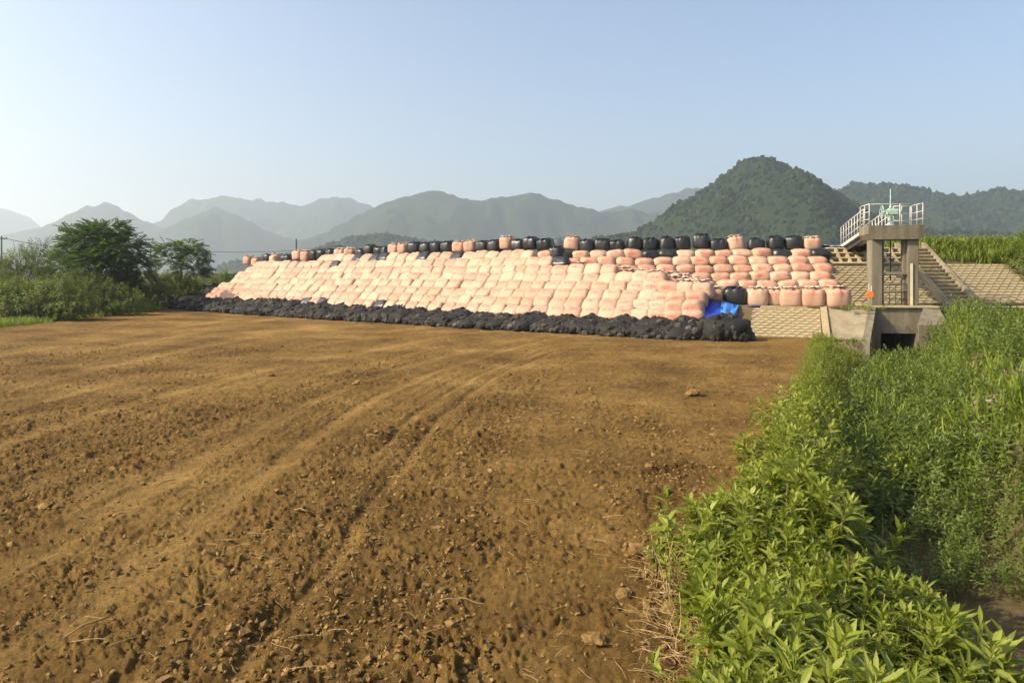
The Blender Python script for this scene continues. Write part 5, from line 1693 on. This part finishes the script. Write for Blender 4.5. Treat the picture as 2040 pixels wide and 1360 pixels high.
# the few clods big enough to pick out
for i, (x, y, s_) in enumerate([(715, 765, .20), (1380, 790, .26), (1185, 1282, .13), (1275, 1105, .17), (540, 748, .16), (90, 1012, .12), (545, 1128, .09), (1245, 1190, .12)]):
    Zc = F_PX*EYE/(y-HY); Xc = (x-CX)/F_PX*Zc
    V, Fc = ICO3
    V = V * (1 + 0.38*noise3(V*1.5 + 5*i, 300+i))[:, None] * (1 + 0.2*noise3(V*4.2 + 5*i, 320+i))[:, None] * np.array([1.3, 1.0, .55]) * s_ * 0.62
    o = obj('soil_clod', mesh_np('soil_clod', V, [Fc], M['clod'], False), None, (Xc, Zc, zfar(Xc, Zc) + 0.3*s_), (0, 0, i*1.1))
    tag(o, ['dark lump of soil alone in the middle of the field', 'wide dark lump of soil toward the canal, alone on smooth ground', 'pale dried clod beside the straw in front', 'largest clod at the weeds, topmost of the dark ones', 'dark lump of soil on the far left tracks', 'dark clod at the left side of the field', 'dark clod in the near middle of the field', 'dark clod between the straw and the pale one'][i], 'clod', 'large soil clods')


def straw_tpl(seed, L):
    r = random.Random(seed)
    mb = MB().tube([(0, 0, 0), (L*.35, r.uniform(-.05, .05)*L, .04*L), (L*.7, r.uniform(-.1, .1)*L, .03*L), (L, r.uniform(-.15, .15)*L, 0)], 0.0032, 3, cap=False)
    return np.array(mb.v), [np.array(mb.q)]
ST = [straw_tpl(i, 0.22 + 0.05*(i % 4)) for i in range(8)]
n = 1500
Z = 3.3*np.exp(rng.random(n)*math.log(8)); X = rng.uniform(-0.8, 0.5, n)*Z
ok = edge_d(X, Z) < 0
X, Z = X[ok], Z[ok]
pos1 = np.stack([X, Z, ground_z(X, Z) + 0.012], -1)
n = 1700
Z = rng.uniform(3.6, 8.4, n); d = weed_left(Z) - 0.05 - 0.42*rng.random(n)**1.4*np.interp(Z, [3.6, 5.5, 7, 8.4], [1.6, 1.5, 1.0, 0.5]) + 0.12; X = edge_x(Z) + d/COSP
pos2 = np.stack([X, Z, ground_z(X, Z) + 0.02 + 0.05*rng.random(n)], -1)
n = 90
Z = rng.normal(14.6, .5, n); X = 0.62 + rng.normal(0, .45, n)
pos3 = np.stack([X, Z, ground_z(X, Z) + 0.02], -1)
tag(obj('straw_litter', scatter_mesh('straw_litter', ST, np.concatenate([pos1, pos2, pos3]), M['straw'], .15, .8, 0.10)), 'scattered dry straw and stubble, thickest along the weeds', kind='stuff')
STUB = [(V @ rotx(0).T @ roty(-1.35).T, Fs) for V, Fs in ST]
n = 130
Z = rng.uniform(3.7, 7.5, n); d = weed_left(Z) + rng.uniform(-.3, .1, n); X = edge_x(Z) + d/COSP
tag(obj('straw_litter', scatter_mesh('straw_litter', STUB, on_ground(X, Z), M['straw'], .6, 1.3, 0.3)), 'upright dry stalks at the border of soil and weeds', kind='stuff')
DEAD = []
for i in range(5):
    q = random.Random(60+i); a_, b_ = q.uniform(-.15, .15), q.uniform(-.15, .15)
    mb = MB().tube([(a_*t*t, b_*t*t, (0.6 + 0.06*i)*t) for t in np.linspace(0, 1, 6)], [.004, .004, .0035, .003, .0025, .002], 4, cap=False)
    DEAD.append((np.array(mb.v), [np.array(mb.q)]))

n = 75
Z = rng.uniform(4.0, 16, n); d = rng.uniform(-0.1, 1.6, n); X = edge_x(Z) + d/COSP
ok = in_view(X, Z, .1)
tag(obj('straw_litter', scatter_mesh('straw_litter', DEAD, on_ground(X[ok], Z[ok]), M['straw'], .7, 1.2, 0.14)), 'dead pale stems sticking out among the green weeds', kind='stuff')
# single sticks
for i, (x, y, L, a) in enumerate([(180, 1270, .42, 1.0), (330, 965, .35, 1.1), (790, 957, .30, -.35), (600, 1030, .25, -.5)]):
    Zc = F_PX*EYE/(y-HY); Xc = (x-CX)/F_PX*Zc
    mb = MB().tube([(-L/2, 0, .02), (-L*.1, .02, .05), (L*.2, -.01, .05), (L/2, .03, .03)], [.006, .008, .008, .005], 6)
    o = mb.build('dry_stalk', M['straw'], None, True, loc=(Xc, Zc, float(ground_z(np.array([Xc]), np.array([Zc]))[0]) + 0.01), rot=(0, 0, a))
    tag(o, ['long pale dry stalk lying on the soil near the corner', 'pale dry stalk lying beside the deep wheel track', 'short pale stalk on the soil in mid field', 'bent pale stalk just below the mid field one'][i], 'stalk', 'dry stalks on the soil')

# ------------------------------------------------------------------ haze
hz = MB().box(-4600, 4600, -4600, 4600, -4, 362)
m = bpy.data.materials.new('haze_air'); m.use_nodes = True
nt = m.node_tree; nt.nodes.clear()
out = nt.nodes.new('ShaderNodeOutputMaterial'); pv = nt.nodes.new('ShaderNodeVolumePrincipled')
pv.inputs['Color'].default_value = (0.78, 0.88, 1.0, 1)
pv.inputs['Density'].default_value = 0.00033
pv.inputs['Anisotropy'].default_value = 0.42
nt.links.new(pv.outputs[0], out.inputs['Volume'])
tag(hz.build('haze', m), 'thin morning haze in the air', kind='stuff')
